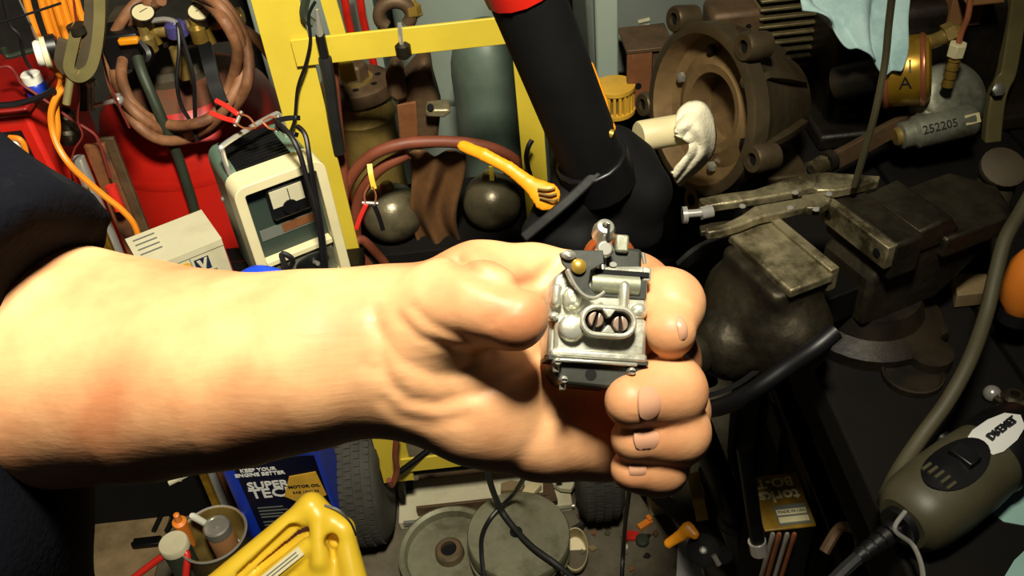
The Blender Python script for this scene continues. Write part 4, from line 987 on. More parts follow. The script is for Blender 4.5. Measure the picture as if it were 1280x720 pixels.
obj('jaw_lip', MB().strip([P(656, 296, 0.915), P(690, 268, 0.905), P(722, 240, 0.90), P(748, 214, 0.895)], 0.020, 0.010, (Vector(CAM)-P(700, 250, 0.9))), 'rubber', RSN, world=True, bevel=0.002)
obj('jaw_pad', MB().strip([P(700, 186, 0.90), P(715, 196, 0.892), P(735, 196, 0.89)], 0.012, 0.006, (Vector(CAM)-P(715, 196, 0.9))), 'rubber', RSN, world=True, bevel=0.001)
def lever_sdf(pts, flat_dir, k=0.004):
    fd = np.array(Vector(flat_dir).normalized(), np.float32)
    def f(p):
        c = np.array(pts[0][0], np.float32)
        s = None
        pj = p
        for (a_, ra), (b_, rb) in zip(pts[:-1], pts[1:]):
            A, B = np.array(a_, np.float32), np.array(b_, np.float32); ab = B - A
            t = np.clip(((p-A) @ ab)/float(ab @ ab), 0, 1); q = p - A - t[:, None]*ab
            n_ = q @ fd; q2 = q - n_[:, None]*fd
            rr = ra + (rb-ra)*t
            e = np.sqrt((q2*q2).sum(1) + (n_*rr/0.0042)**2) - rr
            e = e * 0.7
            s = e if s is None else smin(s, e, 0.0012)
        return s
    return f
view = Vector(CAM) - P(640, 220, 0.9)
lv = [(P(579, 183, 0.93), 0.0062), (P(606, 194, 0.92), 0.0066), (P(636, 210, 0.915), 0.0066), (P(662, 230, 0.91), 0.0080), (P(682, 245, 0.905), 0.0150)]
a = np.array([q[0] for q in lv]); 
obj_l = net_obj('clamp_lever', lever_sdf(lv, view), a.min(0)-0.025, a.max(0)+0.025, 0.0024, 'amber_plastic', RSN)
for k, (dx, dy) in enumerate(((0, -4), (3, 2), (6, 8))):
    obj('lever_groove', MB().tube([P(672+dx*0.4, 240+dy*0.9, 0.8985), P(684+dx, 242+dy*1.1, 0.8965), P(694+dx*0.6, 240+dy*1.1, 0.8985)], 0.0012), 'brass_dull', obj_l, world=True)
EMAT[obj_l.name] = Matrix.Identity(4)
lv2 = [(P(736, 84, 0.905), 0.0062), (P(743, 105, 0.90), 0.0070), (P(752, 128, 0.895), 0.0066), (P(758, 150, 0.89), 0.0052), (P(763, 160, 0.885), 0.0062)]
a = np.array([q[0] for q in lv2]); view2 = Vector(CAM) - P(745, 120, 0.97) + Vector((0.5, 0, 0))
net_obj('height_lever', lever_sdf(lv2, view2), a.min(0)-0.025, a.max(0)+0.025, 0.0024, 'amber_plastic', RSN)
obj('brass_bolt', MB().rod(P(754, 164, 0.875), P(766, 168, 0.875), 0.0045), 'brass', RSN, world=True)
# lower leg hub, three legs and the foot clamp with its amber lever
hub = along(0.93)
obj('hub', MB().rod(along(0.88), along(1.0), 0.030), 'black_plastic', RSN, world=True, bevel=0.002)
obj('side_tube', MB().rod(P(930, 560, 1.12), P(948, 684, 1.18), 0.0095), 'black_steel', RSN, world=True)
obj('tube_end', MB().rod(P(946, 676, 1.175), P(949, 690, 1.185), 0.0115), 'chrome', RSN, world=True)
obj('leg', MB().rod(PZ(796, 596, 0.014), P(905, 694, 1.32), 0.0135), 'black_matte', RSN, world=True)
l0 = P(905, 694, 1.32)
obj('leg', MB().rod(hub, Vector((hub.x+0.02, hub.y+0.30, 0.012)), 0.0125), 'black_matte', RSN, world=True)
obj('leg', MB().rod(hub, Vector((hub.x+0.02, hub.y-0.34, 0.012)), 0.0125), 'black_matte', RSN, world=True)
fc = P(879, 688, 1.30)
kn = obj('foot_clamp', MB().lathe([(0.020, -0.012), (0.024, -0.008), (0.024, 0.008), (0.016, 0.012)], 18, axisM(fc, Vector(CAM)-fc)), 'black_matte', RSN, world=True)
obj('clamp_bolt', MB().lathe([(0.006, 0.011), (0.0055, 0.016), (0.003, 0.018)], 12, axisM(fc, Vector(CAM)-fc)), 'chrome', kn, world=True)
EMAT[kn.name] = Matrix.Identity(4)
lv3 = [(P(836, 679, 1.30), 0.0075), (P(850, 670, 1.295), 0.0085), (P(860, 662, 1.29), 0.011), (P(868, 668, 1.285), 0.0075)]
a = np.array([q[0] for q in lv3])
net_obj('foot_lever', lever_sdf(lv3, Vector(CAM)-fc), a.min(0)-0.02, a.max(0)+0.02, 0.0028, 'amber_plastic', RSN)
obj('pin', MB().rod(P(892, 694, 1.28), P(899, 706, 1.28), 0.004), 'steel', RSN, world=True)
# ------------------------------------------------------------------ right: bench clutter
def B(px, py, z=0.0): return PZ(px, py, BZ + z)
# bell housing
bc = PZ(876, 138, BZ+0.116)
bax = Vector((-0.92, -0.38, 0.20)).normalized()
BM = axisM(bc, bax, (0, 0, 1))
BH = thing('bell_housing', 'big dark cast bell housing with bolt lugs standing on the bench', 'bell housing', (bc.x+0.06, bc.y, BZ))
R_ = 0.106
prof = [(0.045, -0.13), (0.055, -0.127), (0.066, -0.10), (0.084, -0.06), (0.098, -0.03), (R_-0.004, -0.020), (R_, -0.016), (R_, 0.004), (R_-0.004, 0.006), (R_-0.013, 0.006), (R_-0.015, 0.0), (R_-0.019, -0.020), (R_-0.032, -0.024), (0.055, -0.014), (0.045, -0.016), (0.043, -0.05), (0.0, -0.052)]
obj('shell', MB().lathe(prof[:10], 48, BM, caps=False), 'bell_cast', BH, world=True)
obj('inner_face', MB().lathe(prof[9:], 48, BM, caps=False), 'bell_inner', BH, world=True)
for ang, rad in ((28, 0.116), (-42, 0.118), (95, 0.114), (165, 0.114), (-110, 0.116)):
    a = math.radians(ang); Ml = BM @ Matrix.Translation((rad*math.cos(a), -rad*math.sin(a), 0))
    lug = obj('bolt_lug', MB().lathe([(0.016, -0.025), (0.017, 0.004), (0.015, 0.008), (0.008, 0.008), (0.008, 0.002)], 18, Ml), 'bell_cast', BH, world=True)
    obj('lug_hole', MB().lathe([(0.009, 0.002), (0.009, 0.0035)], 14, Ml), 'black_matte', lug, world=True)
    EMAT[lug.name] = Matrix.Identity(4)
for k in range(6):
    a = math.radians(60*k+20); Mh = BM @ Matrix.Translation((0.072*math.cos(a), 0.072*math.sin(a), -0.019))
    obj('bolt', MB().lathe([(0.007, 0.0), (0.007, 0.005), (0.004, 0.007)], 6, Mh), 'steel' if k % 2 else 'black_steel', BH, world=True)
for k in range(8):
    a = 2*math.pi*k/8; obj('stiffener', MB().strip([BM @ Vector((0.102*math.cos(a), 0.102*math.sin(a), -0.02)), BM @ Vector((0.088*math.cos(a), 0.088*math.sin(a), -0.06)), BM @ Vector((0.064*math.cos(a), 0.064*math.sin(a), -0.11))], 0.012, 0.008, BM.to_3x3() @ Vector((math.cos(a), math.sin(a), 0))), 'bell_cast', BH, world=True)
obj('support_foot', MB().box((0.02, 0.02, 0.012), (0.12, 0.10, 0.024)), 'bell_cast', BH, bevel=0.004)

tag(obj('cream_pipe', MB().lathe([(0.0155, 0), (0.0170, 0.002), (0.0170, 0.060), (0.014, 0.062), (0.014, 0.055)], 24, axisM(PY(798, 171, 0.86), PY(872, 158, 0.88)-PY(798, 171, 0.86))), 'cream_pipe'), 'cream plastic pipe stub held in the black clamp', 'pipe')
def white_rag():
    outer = [(846, 152), (850, 138), (862, 129), (878, 130), (889, 146), (893, 170), (889, 192), (876, 208), (862, 220), (848, 232)]
    inner = [(845, 170), (849, 172), (853, 174), (857, 176), (860, 179), (861, 184), (859, 191), (853, 198), (847, 206), (840, 216)]
    oc_p = catmull([PY(x, y, 0.885) for x, y in outer], 5); ic_p = catmull([PY(x, y, 0.848) for x, y in inner], 5)
    nu, m = 14, len(oc_p); vs = []; fs = []; toward = (Vector(CAM) - PY(868, 175, 0.87)).normalized()
    for i in range(m):
        for j in range(nu+1):
            t = j/nu; v = i/(m-1)
            bulge = 0.014*math.sin(math.pi*t) + 0.0050*math.sin(11*t + 5*v) * math.sin(math.pi*t) + 0.0035*abs(math.sin(13*v + 3.5*t))
            vs.append(oc_p[i].lerp(ic_p[i], t) + toward*bulge)
    W2 = nu+1
    for i in range(m-1):
        for j in range(nu): fs.append((i*W2+j, i*W2+j+1, (i+1)*W2+j+1, (i+1)*W2+j))
    return MB().add(vs, fs)
wr_ = tag(obj('white_rag', white_rag(), 'rag_white', ang=80), 'folded white rag wrapped round the end of the cream pipe', 'rag')
so = wr_.modifiers.new('thick', 'SOLIDIFY'); so.thickness = 0.005; so.offset = 0

# grey storage tote and things left of the bell housing
TT = thing('storage_tote', 'scuffed grey storage tote with pale paint marks behind the stand', 'tote', (0.36, 1.44, BZ))
obj('bin', MB().box((0, 0, 0.16), (0.40, 0.22, 0.32), taper=1.04), 'grey_sheet', TT, bevel=0.008)
obj('lid', MB().box((0, 0, 0.33), (0.43, 0.25, 0.02)), 'grey_sheet', TT, bevel=0.004)
for (x, z, w_, an) in ((-0.085, 0.185, 0.022, -20), (-0.055, 0.165, 0.035, -35), (-0.02, 0.17, 0.010, 10), (-0.09, 0.145, 0.03, 5), (-0.045, 0.14, 0.012, 30), (-0.125, 0.135, 0.012, 12), (-0.115, 0.09, 0.018, 8), (-0.115, 0.08, 0.018, 8)):
    obj('paint_mark', MB().box((0, 0, 0), (w_, 0.0012, 0.005), Matrix.Translation((x, -0.1135, z)) @ Matrix.Rotation(math.radians(-an), 4, 'Y')), 'card_grey', TT)
obj('yellow_sticker', MB().box((0.02, -0.114, 0.235), (0.034, 0.0012, 0.016)), 'yellow_paint', TT)
obj('clear_post', MB().box((-0.175, -0.125, 0.16), (0.035, 0.02, 0.32)), 'pale_tank', TT, bevel=0.003)
YC = thing('filter_element', 'yellow pleated filter element beside the rusty bracket', 'filter', (PY(768, 122, 1.22).x, 1.22, BZ))
yh = PY(768, 106, 1.22).z - BZ
obj('core', MB().lathe([(0.022, 0), (0.022, yh)], 24), 'brass_dull', YC)
for k in range(22):
    a = 2*math.pi*k/22; obj('pleat', MB().box((0, 0, yh/2), (0.009, 0.004, yh-0.006), Matrix.Rotation(a, 4, 'Z') @ Matrix.Translation((0.025, 0, 0))), 'gold_label', YC)
for z in (0.0, yh-0.006): obj('end_ring', MB().lathe([(0.031, z), (0.031, z+0.006), (0.02, z+0.007)], 24), 'gold_label', YC)
RB = thing('steel_bracket', 'rusty angle bracket leaning beside the bell housing', 'bracket', (PY(802, 120, 1.22).x, 1.22, BZ))
zt = PY(790, 66, 1.22).z - BZ
obj('web', MB().box((-0.004, 0, zt/2), (0.036, 0.008, zt)), 'rust', RB, bevel=0.001)
obj('flange', MB().box((0.020, 0.035, zt/2), (0.008, 0.07, zt)), 'brown_cast', RB, bevel=0.001)
obj('cap', MB().box((0.012, 0.035, zt+0.003), (0.07, 0.08, 0.006)), 'brown_cast', RB, bevel=0.001)
obj('hole', MB().lathe([(0.005, 0), (0.005, 0.001)], 10, axisM((-0.006, -0.0042, 0.04), (0, -1, 0))), 'black_matte', RB)

# engine with finned cylinder, filter, fuel pump
ec = B(1120, 190); 
EN = thing('engine_block', 'greasy black small engine block at the back of the bench', 'engine', (0.605, 1.12, BZ))
obj('crankcase', MB().box((0, 0.06, 0.09), (0.30, 0.20, 0.18)), 'engine_black', EN, bevel=0.014, seg=3)
obj('sump', MB().box((0.0, 0.05, 0.012), (0.34, 0.24, 0.024)), 'engine_black', EN, bevel=0.005)
obj('valve_cover', MB().box((-0.09, 0.06, 0.20), (0.11, 0.16, 0.04)), 'engine_black', EN, bevel=0.008)
for k in range(4): obj('stud', MB().rod((-0.13+0.03*k, -0.046, 0.05+0.03*(k % 2)), (-0.13+0.03*k, -0.058, 0.05+0.03*(k % 2)), 0.007), 'dark_iron', EN)
obj('side_cover', MB().lathe([(0.055, 0), (0.055, 0.014), (0.03, 0.02)], 24, axisM((-0.05, -0.04, 0.10), (0, -1, 0.1))), 'engine_black', EN)
fcx = PY(975, 30, 1.22)
FC = thing('finned_cylinder', 'finned metal engine cylinder beside the bell housing', 'cylinder', (fcx.x, fcx.y, BZ))
hz = fcx.z - BZ
obj('barrel', MB().lathe([(0.032, 0), (0.032, hz+0.04)], 24), 'engine_black', FC)
for k in range(9): obj('fin', MB().box((0, 0, hz-0.045+0.0125*k), (0.088, 0.088, 0.0042)), 'fin_metal', FC, bevel=0.001)
obj('flange', MB().box((0, 0, 0.006), (0.08, 0.08, 0.012)), 'engine_black', FC, bevel=0.002)
GP = thing('gear_case', 'brown metal gear case end behind the bell housing', 'casting', (PY(918, 30, 1.2).x, 1.21, BZ))
gz = PY(918, 8, 1.2).z - BZ
obj('case', MB().box((0, 0, gz/2), (0.075, 0.06, gz)), 'brown_cast', GP, bevel=0.008)
for x in (-0.008, 0.008): obj('hole', MB().lathe([(0.004, 0), (0.004, 0.001)], 8, axisM((x+0.006, -0.0302, gz-0.022), (0, -1, 0))), 'black_matte', GP)

oc_ = PY(1138, 88, 1.0); of_ax = Vector((0.92, -0.36, 0.18)).normalized()
OM = axisM(oc_, of_ax, (0, 0, 1))
OF = thing('oil_filter', 'round gold oil filter with black printing on the engine', 'oil filter', (oc_.x, oc_.y, oc_.z-0.045))
obj('can', MB().lathe([(0.030, -0.030), (0.040, -0.028), (0.0425, -0.022), (0.0425, 0.014), (0.040, 0.020), (0.033, 0.023)], 36, OM), 'filter_gold', OF, world=True)
obj('rim', MB().lathe([(0.0425, -0.032), (0.0445, -0.030), (0.0445, -0.026), (0.0425, -0.025)], 36, OM), 'copper', OF, world=True)
obj('seam', MB().lathe([(0.0428, 0.010), (0.0440, 0.012), (0.0440, 0.015), (0.0424, 0.017)], 36, OM), 'copper', OF, world=True)
# print on the cylindrical wall facing the lens
vdir = (Vector(CAM) - oc_).normalized(); rad = (vdir - of_ax*vdir.dot(of_ax)).normalized()
for dz, tilt, txt in ((0.012, 0.55, 'A'), (-0.006, 0.1, '51')):
    rd = (rad*math.cos(tilt-0.2) + rad.cross(of_ax)*math.sin(tilt-0.2)*-1).normalized()
    Mp = axisM(oc_ + rd*0.0427 - of_ax*0.006, rd, of_ax)
    text_mesh('print', txt, 0.021, 'print_black', OF, parent_matrix(OF).inverted() @ Mp, 0.0004)
obj('mount', MB().rod(oc_ - of_ax*0.028, oc_ - of_ax*0.075 + Vector((0, 0.02, -0.02)), 0.022), 'engine_black', OF, world=True)

fpc = PY(1180, 140, 0.98); FPX_ax = Vector((1, 0.05, 0.12)).normalized()
FP = thing('fuel_pump', 'dull cast fuel pump stamped with a number below the gold filter', 'fuel pump', (fpc.x, fpc.y, fpc.z-0.04))
PM = axisM(PY(1176, 158, 0.97), FPX_ax, (0, 0, 1))
obj('lower_body', MB().lathe([(0.014, -0.052), (0.017, -0.050), (0.017, -0.036), (0.021, -0.032), (0.022, 0.034), (0.019, 0.040)], 28, PM), 'dull_aluminium', FP, world=True)
obj('end_cap', MB().lathe([(0.010, -0.058), (0.012, -0.056), (0.012, -0.050)], 16, PM), 'brass_dull', FP, world=True)
obj('upper_body', MB().lathe([(0.044, -0.020), (0.047, -0.014), (0.047, 0.006), (0.042, 0.014), (0.03, 0.02)], 30, axisM(PY(1186, 124, 1.0), Vector((0.15, -0.75, 0.6)))), 'dull_aluminium', FP, world=True)
obj('neck', MB().rod(PY(1158, 126, 1.0), PY(1160, 150, 0.98), 0.016), 'dull_aluminium', FP, world=True)
vd = (Vector(CAM) - PY(1176, 158, 0.97)).normalized(); rd = (vd - FPX_ax*vd.dot(FPX_ax)).normalized()
text_mesh('stamped_number', '252205', 0.0145, 'print_black', FP, parent_matrix(FP).inverted() @ axisM(PY(1176, 158, 0.97) + rd*0.0220 - FPX_ax*0.010, rd, FPX_ax), 0.0004)
obj('name_plate', MB().box((0, 0, 0), (0.018, 0.012, 0.002), axisM(PY(1176, 158, 0.97) + rd*0.0205 + FPX_ax*0.030, rd, FPX_ax)), 'cream_pipe', FP, world=True)
BF = thing('brass_fitting', 'pale brass hose fitting with hex nut on a copper tube', 'fitting', PY(1190, 82, 0.97))
obj('nut', MB().lathe([(0.0105, -0.008), (0.0105, 0.008)], 6, axisM(PY(1196, 62, 0.97), PY(1199, 52, 0.97)-PY(1184, 104, 0.97))), 'cream', BF, world=True, bevel=0.001)
obj('barb', MB().lathe([(0.0075, -0.022), (0.0062, -0.012), (0.0075, -0.011), (0.0062, -0.001), (0.0075, 0.0), (0.0062, 0.010), (0.0075, 0.011), (0.0066, 0.024)], 14, axisM(PY(1190, 86, 0.97), PY(1196, 62, 0.97)-PY(1184, 104, 0.97))), 'brass', BF, world=True)
obj('copper_tube', MB().tube([PY(1198, 56, 0.97), PY(1202, 40, 0.98), PY(1210, 20, 1.0), PY(1214, -10, 1.02)], 0.0036), 'copper', BF, world=True)
tag(obj('elbow_fitting', MB().tube([PY(1150, 54, 1.0), PY(1165, 52, 1.0), PY(1180, 46, 0.99), PY(1188, 40, 0.99), PY(1196, 40, 0.99)], 0.009, n=10).lathe([(0.013, -0.006), (0.013, 0.006)], 6, axisM(PY(1186, 42, 0.99), (1, 0, 0.4))), 'brass_dull'), 'dull brass elbow above the gold filter', 'fitting')
CBX = thing('brown_carton', 'small brown carton at the top beside the copper tube', 'carton', PY(1204, 22, 1.08))
obj('carton_body', MB().box((0, 0.02, 0.015), (0.042, 0.05, 0.05)), 'card_brown', CBX, bevel=0.001)
obj('carton_flap', MB().box((0.0, -0.01, 0.043), (0.044, 0.055, 0.002), Matrix.Rotation(0.15, 4, 'X')), 'card_brown', CBX)
VP = thing('rail_post', 'olive steel rail post at the upper right edge', 'post', (PY(1255, 90, 1.08).x, 1.09, BZ))
obj('rail', MB().strip([PY(1276, -30, 1.08), PY(1268, 30, 1.08), PY(1258, 90, 1.07), PY(1246, 118, 1.05), PY(1240, 160, 1.04), PY(1238, 200, 1.03)], 0.022, 0.014, (1, 0, 0)), 'olive_metal', VP, world=True, bevel=0.002)
obj('rail', MB().strip([PY(1248, -30, 1.12), PY(1240, 40, 1.12), PY(1226, 95, 1.10), PY(1222, 120, 1.09)], 0.020, 0.010, (1, 0, 0)), 'brown_cast', VP, world=True, bevel=0.002)
obj('bolt', MB().lathe([(0.009, 0), (0.009, 0.006), (0.005, 0.008)], 6, axisM(PY(1246, 112, 1.04), (0, -1, 0.6))), 'steel', VP, world=True)

# blue rag over the engine
def bluerag():
    nx, ny = 34, 34; vs = []; fs = []
    tl, tr, br, bl_ = PY(978, -22, 1.06), PY(1134, -20, 1.06), PY(1112, 82, 0.99), PY(1018, 40, 1.0)
    for i in range(nx+1):
        for j in range(ny+1):
            u_, v_ = i/nx, j/ny
            p = tl.lerp(tr, u_).lerp(bl_.lerp(br, u_), v_)
            lower = 1.0 - 0.55*max(0, 0.62-u_)/0.62
            p = tl.lerp(tr, u_).lerp(bl_.lerp(br, u_), v_*lower)
            wv = 0.013*math.sin(u_*13 + 1.2*math.sin(v_*3)) + 0.004*math.sin(v_*6 + u_*9)
            p = p + Vector((0.25*wv, -abs(wv)*1.0 - 0.02*v_, 0.6*wv))
            vs.append(p)
    W2 = ny+1
    for i in range(nx):
        for j in range(ny): fs.append((i*W2+j, (i+1)*W2+j, (i+1)*W2+j+1, i*W2+j+1))
    return MB().add(vs, fs)
rg = tag(obj('blue_rag', bluerag(), 'rag_blue', ang=80), 'pale blue shop rag draped over the engine top', 'rag')
so = rg.modifiers.new('thick', 'SOLIDIFY'); so.thickness = 0.003
ss = rg.modifiers.new('sub', 'SUBSURF'); ss.levels = 1; ss.render_levels = 1
tag(obj('hanging_cable', MB().tube([P(1116, -12, 0.74), P(1111, 30, 0.77), P(1106, 80, 0.80), P(1094, 140, 0.83), P(1082, 185, 0.86), P(1068, 232, 0.90)], 0.0034, n=8), 'hose_olive'), 'thin olive cable hanging in front of the blue rag', 'cable')
LB = thing('lever_bar', 'rusty lever bar with a round end behind the vise', 'bar', B(1060, 196, 0.03))
obj('bar', MB().strip([PY(1022, 210, 0.93), PY(1060, 192, 0.95), PY(1110, 164, 0.98), PY(1140, 150, 1.0)], 0.022, 0.010, (0, 0.3, 1)), 'brown_cast', LB, world=True, bevel=0.001)
obj('boss', MB().rod(PY(1012, 214, 0.925), PY(1030, 204, 0.935), 0.011), 'worn_iron', LB, world=True)
obj('bore', MB().rod(PY(1011.0, 214.6, 0.925), PY(1013, 213.5, 0.925), 0.006), 'black_matte', LB, world=True)
obj('collar', MB().rod(PY(1032, 203, 0.935), PY(1040, 199, 0.94), 0.013), 'dark_iron', LB, world=True)

# ------------------------------------------------------------------ bench vise
vz = 0.13
V0 = PZ(1090, 285, BZ+vz)
VS = thing('bench_vise', 'heavy dark iron bench vise with worn jaws and an anvil', 'vise', (0.377, 0.712, BZ), (0, 0, math.radians(20)))
obj('base', MB().lathe([(0.075, 0.0), (0.075, 0.014), (0.055, 0.024), (0.048, 0.045)], 30), 'engine_black', VS)
for k in range(3): 
    a = math.radians(120*k+40); obj('base_lug', MB().lathe([(0.022, 0), (0.022, 0.016), (0.008, 0.017)], 16, Matrix.Translation((0.078*math.cos(a), 0.078*math.sin(a), 0))), 'engine_black', VS)
obj('body', MB().prism([(-0.045, 0.04), (0.05, 0.04), (0.105, 0.085), (0.115, 0.122), (0.02, 0.122), (-0.03, 0.118), (-0.045, 0.10)], -0.036, 0.036, axisM((0, 0, 0), (0, -1, 0), (1, 0, 0))), 'dark_iron', VS, bevel=0.006)
obj('anvil', MB().prism([(0.034, -0.044), (0.120, -0.044), (0.142, 0.0), (0.120, 0.044), (0.034, 0.044)], 0.104, 0.128), 'dark_iron', VS, bevel=0.003)
obj('anvil_step', MB().prism([(0.0, 0.118), (0.036, 0.118), (0.056, 0.128), (0.040, 0.150), (0.0, 0.146)], -0.038, 0.038, axisM((0, 0, 0), (0, -1, 0), (1, 0, 0))), 'dark_iron', VS, bevel=0.003)
obj('fixed_jaw', MB().box((-0.018, 0, 0.128), (0.036, 0.094, 0.044)), 'dark_iron', VS, bevel=0.004)
jp = obj('jaw_plate', MB().box((-0.040, 0, 0.138), (0.010, 0.094, 0.026)), 'worn_iron', VS, bevel=0.0012)
for y in (-0.035, 0.035): obj('plate_screw', MB().lathe([(0.0045, 0), (0.0045, 0.0008)], 10, axisM((-0.0452, y, 0.138), (-1, 0, 0))), 'black_matte', jp)
MX = -0.117
def jaw_sdf(p):
    s = s_rbox(p, (MX-0.020, 0, 0.090), (0.030, 0.045, 0.052), 0.010)
    s = smin(s, s_caps(p, (MX-0.045, 0, 0.060), (MX-0.060, 0, 0.055), 0.046, 0.040), 0.02)
    s = smin(s, s_caps(p, (MX-0.02, -0.03, 0.075), (MX-0.02, 0.03, 0.075), 0.045, 0.045), 0.015)
    s = smax(s, p[:, 2] - 0.139, 0.002)
    return s + 0.0008*np.sin(p[:, 0]*300)*np.sin(p[:, 1]*260)*np.sin(p[:, 2]*280)
jw = net_obj('moving_jaw', jaw_sdf, (MX-0.12, -0.08, 0.0), (MX+0.03, 0.08, 0.16), 0.004, 'dark_iron', VS, parent_matrix(VS))
obj('jaw_cap', MB().box((MX-0.014, 0, 0.142), (0.048, 0.098, 0.010)), 'worn_iron', VS, bevel=0.002)
obj('jaw_plate', MB().box((MX+0.012, 0, 0.138), (0.010, 0.094, 0.026)), 'worn_iron', VS, bevel=0.0012)
obj('slide', MB().box((-0.06, 0, 0.066), (0.17, 0.044, 0.036)), 'black_steel', VS, bevel=0.002)
obj('screw_head', MB().lathe([(0.020, 0.0), (0.022, 0.006), (0.022, 0.026), (0.014, 0.032)], 22, axisM((MX-0.095, 0, 0.056), (-1, 0, 0))), 'dark_iron', VS)
obj('handle', MB().rod((MX-0.112, 0.02, 0.10), (MX-0.112, -0.03, -0.05), 0.006), 'black_steel', VS)
for s_, e_ in ((1, (MX-0.112, 0.02, 0.10)), (-1, (MX-0.112, -0.03, -0.05))): obj('handle_ball', MB().sphere(e_, 0.0095, 14, 9), 'steel', VS)

# locking pliers lying on the vise
pz = BZ + 0.150
def LP(px, py, dz=0.0): return PZ(px, py, pz + dz)
PL = thing('locking_pliers', 'worn steel locking pliers lying across the vise jaws', 'pliers', LP(1000, 262))
upv = Vector((0, 0, 1))
def slab(pts, z0, z1):
    q = [LP(x, y) for x, y in pts]; vs = [p + upv*z0 for p in q] + [p + upv*z1 for p in q]; n = len(q)
    m = MB().add(vs, [tuple(range(n)), tuple(range(2*n-1, n-1, -1))] + [(i, n+i, n+(i+1) % n, (i+1) % n) for i in range(n)]); return m
obj('upper_handle', slab([(872, 262), (900, 256), (940, 251), (965, 243), (1000, 232), (1020, 232), (1018, 246), (992, 254), (960, 260), (920, 266), (880, 272)], 0.004, 0.014), 'worn_iron', PL, world=True, bevel=0.002)
obj('upper_jaw', slab([(1000, 230), (1030, 227), (1070, 230), (1098, 232), (1096, 238), (1066, 246), (1044, 250), (1020, 250), (1010, 244)], 0.002, 0.012), 'worn_iron', PL, world=True, bevel=0.0015)
obj('lower_handle', slab([(880, 294), (905, 288), (925, 278), (942, 266), (965, 262), (1000, 256), (1022, 256), (1012, 266), (980, 274), (950, 280), (925, 290), (900, 298), (884, 300)], -0.001, 0.009), 'worn_iron', PL, world=True, bevel=0.002)
obj('lower_jaw', slab([(1000, 254), (1026, 250), (1038, 250), (1036, 262), (1024, 270), (1006, 270)], 0.0, 0.010), 'worn_iron', PL, world=True, bevel=0.0015)
obj('release_lever', slab([(874, 284), (890, 280), (920, 276), (930, 280), (900, 288), (876, 292)], -0.004, 0.002), 'dark_iron', PL, world=True, bevel=0.001)
obj('adjust_screw', MB().rod(LP(854, 268, 0.009), LP(876, 266, 0.009), 0.004), 'chrome', PL, world=True)
obj('screw_knob', MB().rod(LP(853, 269, 0.009), LP(859, 268.5, 0.009), 0.0085), 'chrome', PL, world=True)
obj('knurled_end', MB().rod(LP(876, 267, 0.009), LP(890, 264, 0.009), 0.0065), 'chrome', PL, world=True)
for x, y, z in ((994, 241, 0.014), (988, 260, 0.009), (1020, 262, 0.010), (928, 258, 0.014), (1036, 243, 0.012)): obj('rivet', MB().lathe([(0.0034, 0), (0.0030, 0.0012), (0.001, 0.0018)], 12, Matrix.Translation(LP(x, y, z))), 'chrome', PL, world=True)

# hoses and straps at the vise
sb = MB().strip([P(852, 332, 1.04), P(868, 318, 1.03), P(890, 306, 1.02), P(910, 300, 1.02), P(930, 304, 1.03)], 0.020, 0.006, (Vector(CAM) - P(880, 310, 1.03)) + Vector((0, 0.3, 0.9)))
tag(obj('rubber_belt', sb, 'rubber', bevel=0.001), 'black rubber belt curving behind the vise jaw', 'belt')
sb = MB().tube([P(850, 508, 0.93), P(880, 512, 0.90), P(910, 505, 0.87), P(945, 486, 0.85), (P(985, 458, 0.84)), P(1020, 434, 0.83), P(1044, 414, 0.83)], 0.0085, n=10)
tag(obj('black_hose', sb, 'black_plastic'), 'glossy black hose sweeping under the vise', 'hose')
tag(obj('dark_strap', MB().strip([P(850, 492, 0.95), P(885, 494, 0.92), P(925, 478, 0.90), P(975, 440, 0.88), P(1015, 412, 0.88)], 0.016, 0.005, (Vector(CAM)-P(900, 490, .92))), 'black_matte'), 'flat black strap above the glossy black hose', 'strap')
SD = thing('bottle_brush', 'black handled tool with a white tipped end below the vise', 'tool', P(878, 425, 1.05))
obj('tip', MB().rod(P(874, 402, 1.04), P(876, 414, 1.04), 0.0075), 'white_plastic', SD, world=True, bevel=0.001)
obj('ferrule', MB().rod(P(876, 414, 1.04), P(877, 424, 1.045), 0.0085), 'steel', SD, world=True)
obj('grip', MB().rod(P(877, 424, 1.045), P(884, 478, 1.07), 0.0105, 0.0125), 'black_plastic', SD, world=True)
tag(obj('olive_hose', MB().tube([P(1290, 240, 0.86), P(1274, 268, 0.85), P(1256, 300, 0.84), P(1244, 345, 0.83), P(1232, 395, 0.82), P(1212, 450, 0.80), P(1185, 500, 0.79), P(1150, 548, 0.785), P(1122, 590, 0.79), P(1108, 618, 0.80)], 0.0066, n=10), 'hose_olive'), 'olive rubber hose curving down the right side of the bench', 'hose')
OB = thing('orange_canister', 'rounded orange canister at the right edge of the picture', 'canister', P(1286, 350, 0.90) - Vector((0, 0, 0.03)))
obj('grip', MB().lathe([(0.012, -0.02), (0.020, -0.008), (0.023, 0.012), (0.021, 0.034), (0.014, 0.046), (0.004, 0.05)], 22, axisM((0, 0, 0.01), (0.15, 0.2, 1))), 'red_vinyl' if False else 'orange_paint', OB)
obj('collar', MB().lathe([(0.016, -0.03), (0.016, -0.018)], 18, axisM((0, 0, 0.01), (0.15, 0.2, 1))), 'black_plastic', OB)

